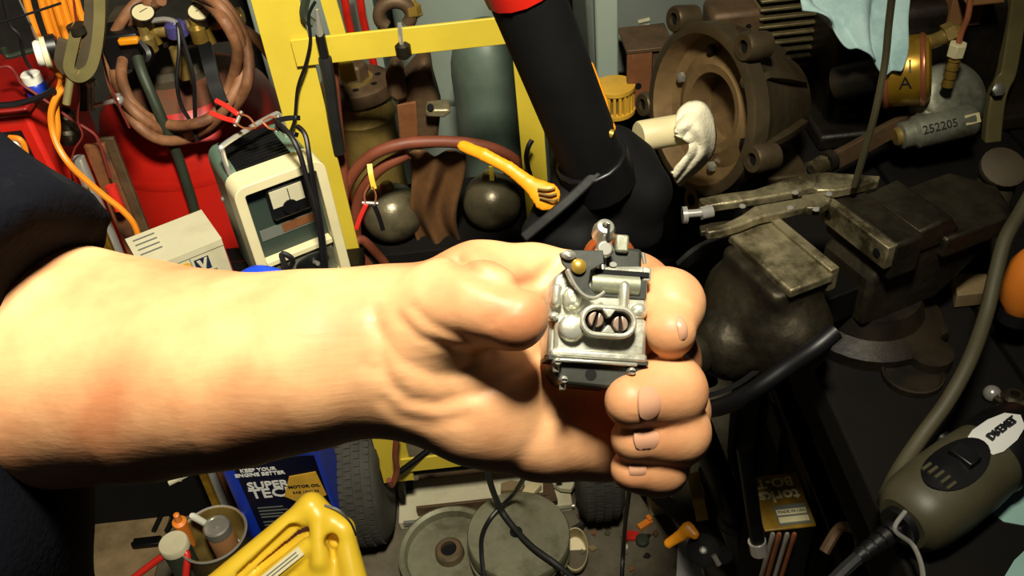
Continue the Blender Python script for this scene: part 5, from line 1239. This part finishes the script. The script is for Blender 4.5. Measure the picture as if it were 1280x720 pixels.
# rotary tool
ta, tb = PZ(1134, 650, BZ+0.040), PZ(1262, 552, BZ+0.048)
tax = (tb-ta).normalized(); tl_ = (tb-ta).length
tup = Vector((0, 0, 1)); tsd = tax.cross(tup).normalized(); tup = tsd.cross(tax)
TM = Matrix((tsd, tup, tax)).transposed().to_4x4(); TM.translation = ta
RTL = thing('rotary_tool', 'grey and black rotary tool with a white name plate on blue paper', 'rotary tool', (ta.x, ta.y, BZ))
def sec(r, z, k=1.0): return [(r*math.cos(t)*(abs(math.cos(t))**-0.15 if abs(math.cos(t)) > 1e-3 else 1), r*k*math.sin(t)*(abs(math.sin(t))**-0.15 if abs(math.sin(t)) > 1e-3 else 1), z) for t in [2*math.pi*i/32+0.01 for i in range(32)]]
L1 = tl_
rings = [sec(0.022, -0.006), sec(0.029, 0.0), sec(0.033, 0.014), sec(0.0345, 0.04), sec(0.034, 0.075), sec(0.032, 0.10)]
obj('rear_housing', MB().rings(rings, M=TM), 'tool_grey', RTL, world=True)
rings = [sec(0.0325, 0.098), sec(0.0335, 0.104), sec(0.0325, 0.125), sec(0.029, 0.142), sec(0.026, 0.150)]
obj('front_housing', MB().rings(rings, M=TM), 'black_plastic', RTL, world=True)
obj('nose', MB().lathe([(0.025, 0.148), (0.021, 0.165), (0.015, 0.185), (0.011, 0.19), (0.011, 0.20)], 24, TM), 'tool_grey', RTL, world=True)
def wrap(poly, off, thick):
    """a patch laid on the tool's upper wall: (angle, along) outline"""
    def pt(a, z, o):
        base = 0.0345 if z < 0.1 else 0.0345 - 0.06*max(0, z-0.11)
        rr = base + o
        return TM @ Vector((rr*math.sin(a), rr*math.cos(a), z))
    n = len(poly); vs = [pt(a, z, off) for a, z in poly] + [pt(a, z, off-thick) for a, z in poly]
    c0 = pt(sum(a for a, _ in poly)/n, sum(z for _, z in poly)/n, off+0.0006)
    m = MB().add(vs + [c0], [(i, (i+1) % n, 2*n) for i in range(n)] + [(i, n+i, n+(i+1) % n, (i+1) % n) for i in range(n)]); return m
ell = [(0.55*math.cos(t), 0.050 + 0.034*math.sin(t)) for t in [2*math.pi*i/28 for i in range(28)]]
vp = obj('vent_panel', wrap(ell, 0.0022, 0.006), 'black_plastic', RTL, world=True)
for k in range(5):
    a = -0.32 + 0.16*k; p0 = TM @ Vector((0.0375*math.sin(a), 0.0375*math.cos(a), 0.024)); p1 = TM @ Vector((0.0375*math.sin(a), 0.0375*math.cos(a), 0.034))
    obj('vent_rib', MB().rod(p0, p1, 0.0016), 'tool_grey', RTL, world=True)
obj('slide_switch', MB().box((0, 0.0375, 0.060), (0.022, 0.006, 0.014), TM), 'black_plastic', RTL, world=True, bevel=0.0015)
npl = [(-0.34, 0.080), (0.34, 0.080), (0.42, 0.090), (0.40, 0.108), (0.28, 0.124), (0.0, 0.131), (-0.28, 0.124), (-0.40, 0.108), (-0.42, 0.090)]
npo = obj('name_plate', wrap(npl, 0.0012, 0.003), 'print_white', RTL, world=True, ang=80)
Mt = TM @ axisM((0.0, 0.0368, 0.106), (0, 1, 0), (0, 0, 1))
text_mesh('plate_lettering', 'DREMEL', 0.0092, 'print_black', RTL, parent_matrix(RTL).inverted() @ Mt @ Matrix.Translation((0, 0.0, 0.0)), 0.0012, bold=0.0002)
obj('cord_boot', MB().lathe([(0.017, -0.012), (0.017, -0.002), (0.021, 0.002)], 20, TM), 'black_plastic', RTL, world=True)
for k in range(5): obj('boot_ring', MB().lathe([(0.0085-0.0006*k, -0.016-0.009*k-0.006), (0.0095-0.0006*k, -0.016-0.009*k)], 14, TM), 'black_plastic', RTL, world=True)
obj('power_cord', MB().tube([TM @ Vector((0, 0, -0.01)), TM @ Vector((0, 0, -0.06)), TM @ Vector((0.0, -0.012, -0.12)), TM @ Vector((-0.02, -0.03, -0.20))], 0.0055), 'rubber', RTL, world=True)
obj('hanger_hook', MB().tube([TM @ Vector((0.0, 0.018, -0.006)), TM @ Vector((0.004, 0.012, -0.022)), P(1140, 680, 0.745), P(1150, 700, 0.735), P(1154, 722, 0.73), P(1153, 745, .725)], 0.0020), 'chrome', RTL, world=True)
obj('brush_cap', MB().lathe([(0.008, 0), (0.008, 0.003), (0.005, 0.004)], 14, TM @ axisM((-0.033, 0.004, 0.085), (-1, 0.1, 0))), 'black_plastic', RTL, world=True)
def sheet(pts, label, name='paper_sheet', m='paper_blue', z=0.001):
    q = [PZ(x, y, BZ+z) for x, y in pts]; n = len(q)
    mb_ = MB().add(q + [p - Vector((0, 0, 0.0009)) for p in q], [tuple(range(n)), tuple(range(2*n-1, n-1, -1))] + [(i, n+i, n+(i+1) % n, (i+1) % n) for i in range(n)])
    return tag(obj(name, mb_, m), label, 'paper')
sheet([(1196, 640), (1240, 575), (1300, 540), (1300, 660), (1255, 652), (1222, 628)], 'pale blue paper sheet lying under the rotary tool', z=0.0012)
sheet([(1250, 730), (1268, 700), (1300, 670), (1300, 730)], 'corner of pale blue paper at the lower right edge', z=0.0010)
for i, (px, py, r_, m, lab) in enumerate(((1240, 492, 0.0085, 'chrome', 'shiny steel ball bearing near the right edge'), (1250, 500, 0.0075, 'dark_iron', 'dull iron nut right of the shiny bearing'), (1266, 500, 0.011, 'dark_iron', 'dull metal cap at the right edge'), (1244, 518, 0.006, 'steel', 'small steel bolt head below the shiny bearing'))):
    c = B(px, py, r_*0.8)
    tag(obj('loose_hardware', MB().sphere(c, r_, 16, 10) if i == 0 else MB().lathe([(r_, -r_*0.8), (r_, r_*0.5), (r_*0.7, r_*0.8), (r_*0.4, r_*0.8), (r_*0.4, 0)], 6 if i % 2 else 18, Matrix.Translation(c)), m), lab, 'hardware', 'loose hardware on the bench')
tag(obj('threaded_socket', MB().lathe([(0.010, 0), (0.010, 0.008), (0.0085, 0.009), (0.010, 0.010), (0.010, 0.018), (0.0085, 0.019), (0.010, 0.02), (0.010, 0.03)], 16, axisM(B(1082, 352, 0.03), (0.3, -0.4, 0.9))), 'brass_dull'), 'small ribbed brass socket below the anvil', 'socket')
tag(obj('wood_wedge', MB().prism([(0, 0), (0.05, 0.0), (0.045, 0.03), (0.012, 0.035)], 0, 0.018, axisM(B(1192, 385, 0.002), (0, 0, 1))), 'plywood', bevel=0.001), 'pale wooden wedge on the bench right of the vise', 'wedge')
tag(obj('dull_plate', MB().lathe([(0.03, 0), (0.030, 0.003), (0.030, 0.006), (0.028, 0.0065), (0.026, 0.004)], 24, Matrix.Translation(B(1140, 470, 0.001))), 'engine_black'), 'dark round dish on the bench under the vise', 'dish')
tag(obj('steel_scrap', MB().lathe([(0.012, 0), (0.013, 0.004), (0.011, 0.012), (0.006, 0.014)], 7, Matrix.Translation(B(1170, 420, 0.001))), 'dark_iron'), 'dull lump of scrap right of the vise base', 'scrap')
tag(obj('tin_lid', MB().lathe([(0.022, 0), (0.024, 0.003), (0.024, 0.010), (0.020, 0.012)], 20, Matrix.Translation(B(1250, 214, 0.11)) @ Matrix.Rotation(0.5, 4, 'X')).lathe([(0.02, -0.11), (0.02, 0.0)], 20, Matrix.Translation(B(1250, 214, 0.11))), 'grime'), 'dull olive tin behind the vise at the right', 'tin')

UC = thing('dark_filler_crate', 'black lidded crate added to hide the lit floor under the bench', 'crate', (0.60, 0.92, 0))  # added black filler: covers lit concrete so the space under the bench stays dark
obj('bin', MB().box((0, 0, 0.20), (0.40, 0.56, 0.40), taper=1.03), 'black_matte', UC, bevel=0.008)
obj('lid', MB().box((0, 0, 0.412), (0.43, 0.59, 0.024)), 'black_plastic', UC, bevel=0.005)
for k in range(5): obj('rib', MB().box((-0.206, -0.22+0.11*k, 0.20), (0.012, 0.02, 0.34)), 'black_matte', UC)
obj('latch', MB().box((-0.217, 0, 0.39), (0.012, 0.06, 0.05)), 'black_plastic', UC, bevel=0.002)
# ------------------------------------------------------------------ floor level
# blue motor oil jug
jl = PY(297, 640, 1.0)
JG = thing('oil_jug', 'blue plastic motor oil jug with a dark label and gold badge', 'jug', (jl.x+0.085, 1.045, 0.11), (0, 0, math.radians(-2)))
jw_, jd, jh = 0.168, 0.10, 0.285
def jug_sdf(p):
    s = s_rbox(p, (0, 0, jh/2), (jw_/2, jd/2, jh/2), 0.014)
    s = smin(s, s_rbox(p, (-0.03, 0, jh+0.005), (0.045, 0.035, 0.02), 0.012), 0.02)
    hole = s_caps(p, (0.045, -0.1, jh-0.025), (0.045, 0.1, jh-0.025), 0.018, 0.018)
    hole = np.minimum(hole, s_caps(p, (0.045, -0.1, jh-0.06), (0.045, 0.1, jh-0.06), 0.018, 0.018))
    return s
net_obj('jug_body', jug_sdf, (-0.1, -0.07, -0.01), (0.1, 0.07, 0.33), 0.005, 'blue_plastic', JG, parent_matrix(JG))
obj('cap', MB().lathe([(0.020, jh+0.022), (0.020, jh+0.040), (0.017, jh+0.042)], 20, Matrix.Translation((-0.03, 0, 0))), 'black_plastic', JG)
yl = -jd/2 - 0.0008
lab_ = obj('label', MB().box((0.012, yl, 0.135), (0.136, 0.0016, 0.235)), 'blue_label', JG)
LMx = lambda x, z: axisM((x, yl-0.0012, z), (0, -1, 0), (1, 0, 0))
text_mesh('label_lettering', 'SUPER', 0.025, 'print_white', JG, LMx(-0.012, 0.187), 0.0003, bold=0.0006)
text_mesh('label_lettering', 'TECH', 0.033, 'print_white', JG, LMx(-0.006, 0.165), 0.0003, bold=0.0006)
text_mesh('label_lettering', 'KEEP YOUR\nENGINE BETTER', 0.0115, 'print_white', JG, LMx(-0.018, 0.222), 0.0003, bold=0.0003)
hx = [(0.045+0.036*math.cos(t), 0.166+0.036*math.sin(t)) for t in [math.radians(a) for a in (0, 60, 120, 180, 240, 300)]]
hb = obj('gold_badge', MB().prism([(0.028, 0.205), (0.074, 0.212), (0.079, 0.15), (0.036, 0.128), (0.008, 0.155)][::-1], 0, 0.0012, axisM((0, yl-0.0006, 0), (0, -1, 0), (1, 0, 0))), 'gold_label', JG)
text_mesh('badge_lettering', 'MOTOR OIL', 0.0098, 'print_black', JG, axisM((0.047, yl-0.0024, 0.178), (0, -1, 0), (1, 0, 0)), 0.0003, bold=0.0003)
text_mesh('badge_lettering', 'SAE 10W-30', 0.0085, 'print_black', JG, axisM((0.047, yl-0.0024, 0.163), (0, -1, 0), (1, 0, 0)), 0.0003)
for k, (w_, z) in enumerate(((0.044, 0.128), (0.050, 0.119), (0.040, 0.110), (0.036, 0.102), (0.034, 0.088), (0.030, 0.079), (0.018, 0.065))):
    obj('fine_print', MB().box((-0.045+w_/2, yl-0.0012, z), (w_, 0.0006, 0.0026)), 'print_grey', JG)

# yellow jug in front
yc = P(372, 690, 1.30)
YJM = CAMMAT @ Matrix.Translation(((380-640)/FPX*1.30, -(680-360)/FPX*1.30, -1.30)) @ Euler((math.radians(-14), 0, 0)).to_matrix().to_4x4()
YJ = thing('yellow_jug', 'yellow plastic jug with a moulded handle in front of the blue jug', 'jug', (yc.x, yc.y, 0.0))
ku = 1.30/FPX
def J(px, py, z=0.0): return np.array([(px-380)*ku, -(py-680)*ku, z], np.float32)
def yj_sdf(p):
    s = s_caps(p, J(255, 745, 0.004), J(388, 634, 0.006), 15*ku, 15*ku)
    s = smin(s, s_caps(p, J(388, 634, 0.006), J(428, 662, 0.0), 16*ku, 13*ku), 0.012)
    s = smin(s, s_caps(p, J(428, 662, 0.0), J(446, 735, -0.010), 13*ku, 18*ku), 0.012)
    s = smin(s, s_caps(p, J(398, 648, 0.012), J(402, 700, 0.006), 11*ku, 12*ku), 0.008)
    s = smin(s, s_caps(p, J(310, 750, -0.050), J(395, 690, -0.050), 48*ku, 40*ku), 0.008)
    s = smin(s, s_caps(p, J(330, 728, 0.0), J(386, 682, 0.004), 11*ku, 11*ku), 0.006)
    s = smin(s, s_caps(p, J(400, 715, -0.03), J(430, 740, -0.04), 34*ku, 30*ku), 0.012)
    g = s_caps(p, J(308, 716, 0.010), J(368, 664, 0.012), 8*ku, 11*ku)
    s = smax(s, -g, 0.004)
    g2 = s_caps(p, J(416, 668, 0.03), J(417, 690, 0.03), 9*ku, 9*ku)
    g2 = np.minimum(g2, s_caps(p, J(416, 676, -0.02), J(416, 676, 0.05), 9*ku, 9*ku))
    return smax(s, -g2, 0.003)
net_obj('jug_shell', yj_sdf, J(215, 790, -0.115), J(490, 600, 0.06), 0.0036, 'yellow_plastic', YJ, YJM)
lm = YJM @ Matrix.Translation(Vector(J(357, 706, 0.0165))) @ Matrix.Rotation(math.radians(39), 4, 'Z')
obj('label_strip', MB().box((0, 0, 0), (60*ku, 13*ku, 0.002), lm), 'cream', YJ, world=True, bevel=0.0008)
for k in range(2): obj('label_print', MB().box((0, (k-0.5)*4*ku, 0.0012), (48*ku, 1.6*ku, 0.0006), lm), 'print_grey', YJ, world=True)
obj('strap', MB().strip([YJM @ Vector(J(*q)) for q in ((406, 634, 0.016), (424, 640, 0.014), (438, 654, 0.008), (444, 668, 0.0))], 0.010, 0.003, YJM.to_3x3() @ Vector((0, 0.3, 1))), 'black_plastic', YJ, world=True)
tag(obj('crate_block', MB().box((yc.x-0.03, yc.y+0.03, 0.11), (0.17, 0.13, 0.22)), 'black_matte', bevel=0.004), 'black crate under the yellow jug', 'crate')

tag(obj('plinth_block', MB().box((jl.x+0.085, 1.05, 0.055), (0.15, 0.10, 0.109)), 'bench_wood', bevel=0.003), 'dark wooden block under the blue oil jug', 'block')
# tin can with bits in it
cc = PZ(266, 668, 0.22)
TC = thing('steel_can', 'open steel can holding small bottles and a marker', 'can', (cc.x, cc.y, 0.0))
Rc = 0.056
obj('can_wall', MB().lathe([(Rc, 0.0), (Rc, 0.215), (Rc+0.002, 0.218), (Rc+0.002, 0.222), (Rc-0.002, 0.222), (Rc-0.003, 0.21), (Rc-0.003, 0.006), (0.001, 0.005)], 40), 'brass_dull', TC)
obj('rim', MB().lathe([(Rc+0.001, 0.219), (Rc+0.003, 0.222), (Rc+0.001, 0.225), (Rc-0.001, 0.222)], 40, caps=False), 'chrome', TC)
def inside(name, px, py, z, r_, prof, m, label, cat, tilt=(0, 0)):
    c = PZ(px, py, z); T = MB().lathe(prof, 20, Matrix.Translation(c) @ Euler((tilt[0], tilt[1], 0)).to_matrix().to_4x4())
    return tag(obj(name, T, m), label, cat)
c1 = PZ(270, 657, 0.235)
BJ = thing('pill_bottle', 'clear brown bottle with a silvery cap standing in the steel can', 'bottle', (c1.x, c1.y, 0.10))
obj('bottle_wall', MB().lathe([(0.020, 0), (0.022, 0.01), (0.022, 0.115), (0.019, 0.122)], 20), 'card_brown', BJ)
obj('cap', MB().lathe([(0.0225, 0.118), (0.0225, 0.134), (0.020, 0.137), (0.0195, 0.134), (0.006, 0.134), (0.004, 0.137)], 22), 'steel', BJ)
c2 = PZ(217, 680, 0.235)
GJ = thing('spool_can', 'dull green tin with a flat grey lid beside the brown bottle', 'tin', (c2.x, c2.y, 0.0))
obj('tin_wall', MB().lathe([(0.023, 0.0), (0.023, 0.235)], 24), 'hose_green', GJ)
obj('lid', MB().lathe([(0.0245, 0.225), (0.0245, 0.238), (0.023, 0.240)], 24), 'card_grey', GJ)
inside('marker_pen', 246, 648, 0.25, 0.006, [(0.005, -0.16), (0.006, -0.02), (0.006, 0.012), (0.004, 0.016)], 'white_plastic', 'white capped marker standing in the steel can', 'marker', (0.25, -0.25))
inside('orange_nozzle', 224, 652, 0.245, 0.008, [(0.010, -0.20), (0.012, -0.02), (0.012, 0.0), (0.006, 0.004), (0.005, 0.022), (0.002, 0.024)], 'orange_paint', 'orange nozzle poking out beside the grey lid', 'nozzle', (0.1, 0.1))
tag(obj('red_hook', MB().tube([PZ(160, 728, 0.18), PZ(186, 708, 0.20), PZ(208, 693, 0.22), PZ(226, 688, 0.225), PZ(234, 694, 0.22), PZ(233, 712, 0.20), PZ(231, 735, 0.17)], 0.0062, n=10), 'red_vinyl'), 'red coated bent rod in front of the green tin', 'rod')

# bits on the floor at the left
CBD = tag(obj('cardboard_sheet', MB().prism([tuple(PZ(x, y, 0.004).xy) for x, y in ((60, 560), (196, 575), (214, 640), (190, 735), (60, 740))][::-1], 0.001, 0.008), 'plywood'), 'flattened tan cardboard sheet on the floor', 'cardboard')
for x0, y0, x1, y1, lab in ((210, 626, 192, 664, 'thin dark stick nearest the steel can on the cardboard'), (220, 642, 208, 664, 'shorter dark stick touching the green tin')):
    tag(obj('dark_stick', MB().rod(PZ(x0, y0, 0.013), PZ(x1, y1, 0.013), 0.005), 'black_steel'), lab, 'stick', 'dark sticks on the cardboard')
tag(obj('black_file', MB().box(PZ(184, 678, 0.014), (0.055, 0.020, 0.012)).rod(PZ(164, 680, 0.014), PZ(174, 679, 0.014), 0.004), 'black_steel', bevel=0.002), 'short black bar lying on the cardboard', 'bar')
tag(obj('white_strip', MB().box((0, 0, 0), (0.036, 0.007, 0.004), Matrix.Translation(PZ(224, 598, 0.33)) @ Matrix.Rotation(0.5, 4, 'Z')).box((0, 0, 0), (0.008, 0.008, 0.006), Matrix.Translation(PZ(224, 598, 0.33))), 'card_grey'), 'short pale strip stuck in the dark behind the can', 'strip')

# pulleys
def flat_disc(px, py, z): c = PZ(px, py, z); return c
c = flat_disc(562, 684, 0.055)
PA = thing('spoked_pulley', 'rusty dished pulley with a raised hub lying on the floor', 'pulley', (c.x, c.y, 0.0), (math.radians(3), math.radians(-2), 0))
obj('rim', MB().lathe([(0.088, 0.012), (0.094, 0.016), (0.096, 0.020), (0.084, 0.032), (0.096, 0.046), (0.095, 0.052), (0.091, 0.054), (0.084, 0.050), (0.080, 0.036)], 48), 'pulley_grey', PA)
obj('dish', MB().lathe([(0.081, 0.034), (0.060, 0.026), (0.044, 0.030), (0.028, 0.034), (0.02, 0.034), (0.02, 0.026), (0.081, 0.022)], 48, caps=False), 'pulley_rusty', PA)
hb_ = obj('hub', MB().lathe([(0.028, 0.028), (0.026, 0.052), (0.022, 0.056), (0.015, 0.056), (0.0145, 0.020)], 28), 'pulley_rusty', PA)
obj('bore', MB().lathe([(0.0146, 0.02), (0.0146, 0.046)], 20), 'black_matte', PA)
for a in (230, 350, 110): obj('hole', MB().lathe([(0.007, 0.0275), (0.007, 0.0290)], 14, Matrix.Translation((0.050*math.cos(math.radians(a)), 0.050*math.sin(math.radians(a)), 0))), 'black_matte', PA)
c = flat_disc(646, 666, 0.113)
PB = thing('flat_pulley', 'flat grey disc pulley lying half over the rusty pulley', 'pulley', (c.x, c.y, 0.058), (math.radians(2), math.radians(3), 0))
obj('disc', MB().lathe([(0.090, 0.030), (0.092, 0.034), (0.092, 0.052), (0.090, 0.055), (0.012, 0.057)], 52), 'pulley_grey', PB)
obj('groove_body', MB().lathe([(0.092, 0.0), (0.092, 0.006), (0.078, 0.016), (0.092, 0.030), (0.09, 0.032)], 52), 'pulley_grey', PB)
obj('bore', MB().lathe([(0.0115, 0.050), (0.0115, 0.0585)], 20, Matrix.Translation((-0.004, 0.002, 0))), 'black_matte', PB)
tag(obj('spacer_block', MB().box((c.x+0.03, c.y+0.01, 0.0265), (0.08, 0.08, 0.053)), 'bench_wood', bevel=0.002), 'flat wooden block under the grey disc pulley', 'block')
BDP = thing('base_board', 'pale worn board lying on the floor behind the pulleys', 'board', (PZ(606, 634, 0.03).x, PZ(606, 634, 0.03).y+0.01, 0))
obj('board', MB().box((0, 0.03, 0.012), (0.34, 0.10, 0.024)), 'card_grey', BDP, bevel=0.003)
obj('metal_edge', MB().box((-0.02, -0.021, 0.020), (0.28, 0.006, 0.012)), 'steel', BDP, bevel=0.001)
for i, (px, py, m, lab) in enumerate(((640, 612, 'plywood', 'pale wood offcut left of the others behind the disc pulley'), (664, 616, 'cream_pipe', 'pale chip of plastic in the middle behind the disc pulley'), (688, 620, 'brown_cast', 'brown metal offcut behind the disc pulley'), (704, 608, 'card_grey', 'grey card scrap near the right cart wheel'))):
    cpt = PZ(px, py, 0.034); tag(obj('offcut', MB().prism([(-0.022, -0.008), (0.02, -0.012), (0.026, 0.006), (0.0, 0.014), (-0.02, 0.010)], 0, 0.012, Matrix.Translation(cpt) @ Matrix.Rotation(i*0.9, 4, 'Z')), m, bevel=0.001), lab, 'offcut', 'offcuts behind the disc pulley')
tag(obj('steel_rod', MB().rod(PZ(690, 636, 0.012), PZ(718, 632, 0.012), 0.005).rod(PZ(690, 636, 0.012), PZ(694, 635.6, 0.012), 0.007), 'steel'), 'short bright steel rod right of the disc pulley', 'rod')
tag(obj('fan_belt', MB().strip([PZ(722, 628, 0.012), PZ(730, 640, 0.012), PZ(728, 656, 0.012), PZ(716, 664, 0.012)], 0.020, 0.008, (0, 0, 1)), 'rubber'), 'piece of black belt right of the disc pulley', 'belt')
# oval cream cup
oc2 = PZ(719, 686, 0.06)
OM2 = axisM(oc2, (Vector(CAM)-oc2).normalized() + Vector((0, 0.05, 0.25)), Vector(UP))
OC = thing('oval_tube', 'oval cream plastic tube end standing by the disc pulley', 'tube', (oc2.x, oc2.y, 0))
obj('wall', MB().lathe([(0.023, -0.075), (0.0250, 0.0), (0.0243, 0.0015), (0.0232, 0.0), (0.0215, -0.07), (0.001, -0.0705)], 32, OM2, sx=1.55, sy=0.95), 'cream_pipe', OC, world=True)
tag(obj('blue_scrap', MB().prism([(-0.04, -0.016), (0.0, -0.03), (0.034, -0.012), (0.028, 0.014), (-0.01, 0.022)], 0, 0.004, Matrix.Translation(PZ(690, 716, 0.004))), 'rag_blue'), 'pale blue scrap of cloth at the bottom edge', 'cloth')
sh_ = PZ(905, 700, 0.012)
WP = tag(obj('paper_sheet', MB().prism([tuple(PZ(x, y, 0.004).xy) for x, y in ((848, 668), (868, 676), (884, 730), (845, 730))][::-1], 0.002, 0.005), 'print_white'), 'white paper sheet on the floor under the amber foot lever', 'paper')
tag(obj('floor_cable', MB().tube([PZ(606, 560, 0.40), PZ(612, 600, 0.26), PZ(624, 632, 0.15), PZ(640, 656, 0.128), PZ(664, 682, 0.128), PZ(694, 704, 0.124), PZ(716, 722, 0.10)], 0.0055, n=8), 'rubber'), 'dark rubber cable crossing the grey disc pulley', 'cable')
tag(obj('loop_cable', MB().tube([PZ(656, 596, 0.30), PZ(640, 620, 0.16), PZ(616, 644, 0.126), PZ(603, 668, 0.126), PZ(602, 694, 0.122), PZ(606, 730, 0.10)], 0.0042, n=8), 'black_wire'), 'thin black cable between the two pulleys', 'cable')
tag(obj('drop_cable', MB().tube([PZ(786, 590, 0.40), PZ(786, 616, 0.30), PZ(782, 650, 0.15), PZ(779, 690, 0.03), PZ(777, 730, 0.01)], 0.0040, n=8), 'black_wire'), 'thin dark cable hanging straight down beside the little finger', 'cable')
tag(obj('hose_tail', MB().tube([PZ(496, 545, 0.30), PZ(494, 570, 0.25), PZ(496, 588, 0.21), PZ(490, 606, 0.18), PZ(486, 600, 0.20)], 0.0055, n=8), 'hose_red'), 'end of a brown hose hanging by the cart foot', 'hose')
tag(obj('strut_bar', MB().rod(PZ(500, 590, 0.19), PZ(540, 560, 0.22), 0.006), 'black_steel'), 'thin black bar across the yellow cart foot', 'bar')

# gold tin and what lies below the stand
g0 = PZ(975, 620, 0.50)
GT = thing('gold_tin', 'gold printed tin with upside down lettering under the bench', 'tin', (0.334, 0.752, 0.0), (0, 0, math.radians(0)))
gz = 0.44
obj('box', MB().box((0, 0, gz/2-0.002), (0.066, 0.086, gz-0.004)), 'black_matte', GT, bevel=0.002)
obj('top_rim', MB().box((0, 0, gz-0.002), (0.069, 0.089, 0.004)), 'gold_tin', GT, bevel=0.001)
RTm = Matrix.Translation((0, 0.008, gz+0.0005)) @ Matrix.Rotation(math.pi, 4, 'Z')
text_mesh('tin_lettering', 'torks', 0.026, 'cream', GT, RTm, 0.0003, bold=0.0006)
text_mesh('tin_lettering', 'BO-T', 0.022, 'cream', GT, Matrix.Translation((0, 0.031, gz+0.0005)) @ Matrix.Rotation(math.pi, 4, 'Z'), 0.0003, bold=0.0006)
st_ = obj('tin_sticker', MB().box((0.008, -0.024, gz+0.0006), (0.044, 0.032, 0.001)), 'print_grey', GT)
for k in range(2): obj('sticker_band', MB().box((0.008, -0.020-0.012*k, gz+0.0014), (0.040, 0.009, 0.0008)), 'cream', GT)
text_mesh('sticker_lettering', 'MADE IN USA', 0.0060, 'print_navy', GT, Matrix.Translation((0.008, -0.020, gz+0.0022)), 0.0003)
for i, (px, m, lab) in enumerate(((966, 'chrome', 'leftmost thin chrome tube in front of the gold tin'), (974, 'copper', 'pinkish tube second from the left below the gold tin'), (984, 'chrome', 'wider chrome tube in front of the gold tin'), (993, 'copper', 'rightmost pinkish tube in front of the gold tin'))):
    c = PZ(px, 668, 0.452); T = MB().lathe([(0.0032, -0.44), (0.0034, -0.02), (0.0034, 0.0), (0.002, 0.003)], 12, Matrix.Translation(c) @ Matrix.Rotation(0.12, 4, 'X')); tag(obj('metal_tube', T, m), lab, 'tube', 'tubes below the gold tin')
tag(obj('brass_strip', MB().strip([P(866, 590, 1.35), P(872, 620, 1.38), P(878, 650, 1.40)], 0.018, 0.003, RT), 'gold_tin'), 'gold coloured strip beside the stand tube below the fingers', 'strip')
tag(obj('rusty_hoop', MB().tube([PZ(1030, 690, 0.6), PZ(1050, 660, 0.62), PZ(1072, 665, 0.64), PZ(1076, 700, 0.62)], 0.006), 'brown_cast'), 'rusty bent hoop below the bench edge', 'hoop')

# litter on the floor right of the pulleys
rnd = random.Random(11)
cols = ['card_grey', 'concrete', 'brown_cast', 'plywood', 'dark_iron', 'hose_olive', 'grime', 'rust']
protos = []
for i in range(24):
    px, py = rnd.uniform(725, 850), rnd.uniform(640, 718)
    s_ = rnd.uniform(0.003, 0.008)
    n_ = rnd.choice((4, 5, 6)); poly = [(s_*rnd.uniform(0.6, 1.4)*math.cos(2*math.pi*k/n_), s_*rnd.uniform(0.4, 1.2)*math.sin(2*math.pi*k/n_)) for k in range(n_)]
    c = PZ(px, py, 0.001)
    tag(obj('litter_chip', MB().prism(poly, 0, s_*0.5, Matrix.Translation(c) @ Matrix.Rotation(rnd.uniform(0, 3), 4, 'Z')), rnd.choice(cols)), 'small chip of litter on the concrete right of the pulleys', 'litter', 'litter chips on the concrete')
tag(obj('green_cap', MB().lathe([(0.013, 0), (0.013, 0.008), (0.010, 0.011), (0.004, 0.0115)], 16, Matrix.Translation(PZ(803, 677, 0.002))), 'hose_green'), 'dark green round cap on the littered concrete', 'cap')
tag(obj('red_tab', MB().prism([(-0.012, -0.008), (0.010, -0.010), (0.014, 0.006), (-0.008, 0.012)], 0, 0.006, Matrix.Translation(PZ(790, 671, 0.002))), 'red_vinyl'), 'red plastic tab left of the dark green cap', 'tab')
tag(obj('orange_clip', MB().box((0, 0, 0.005), (0.030, 0.012, 0.010), Matrix.Translation(PZ(806, 657, 0.001)) @ Matrix.Rotation(0.5, 4, 'Z')).box((0.012, 0.002, 0.012), (0.008, 0.012, 0.008), Matrix.Translation(PZ(806, 657, 0.001)) @ Matrix.Rotation(0.5, 4, 'Z')), 'orange_paint', bevel=0.001), 'orange plastic clip on the concrete behind the red tab', 'clip')
tag(obj('printed_box', MB().box((0, 0, 0.035), (0.04, 0.04, 0.07), Matrix.Translation((PZ(828, 655, 0.0).x, PZ(828, 655, 0.0).y+0.04, 0))), 'cream_pipe', bevel=0.002), 'small speckled pale box behind the black stand leg', 'box')
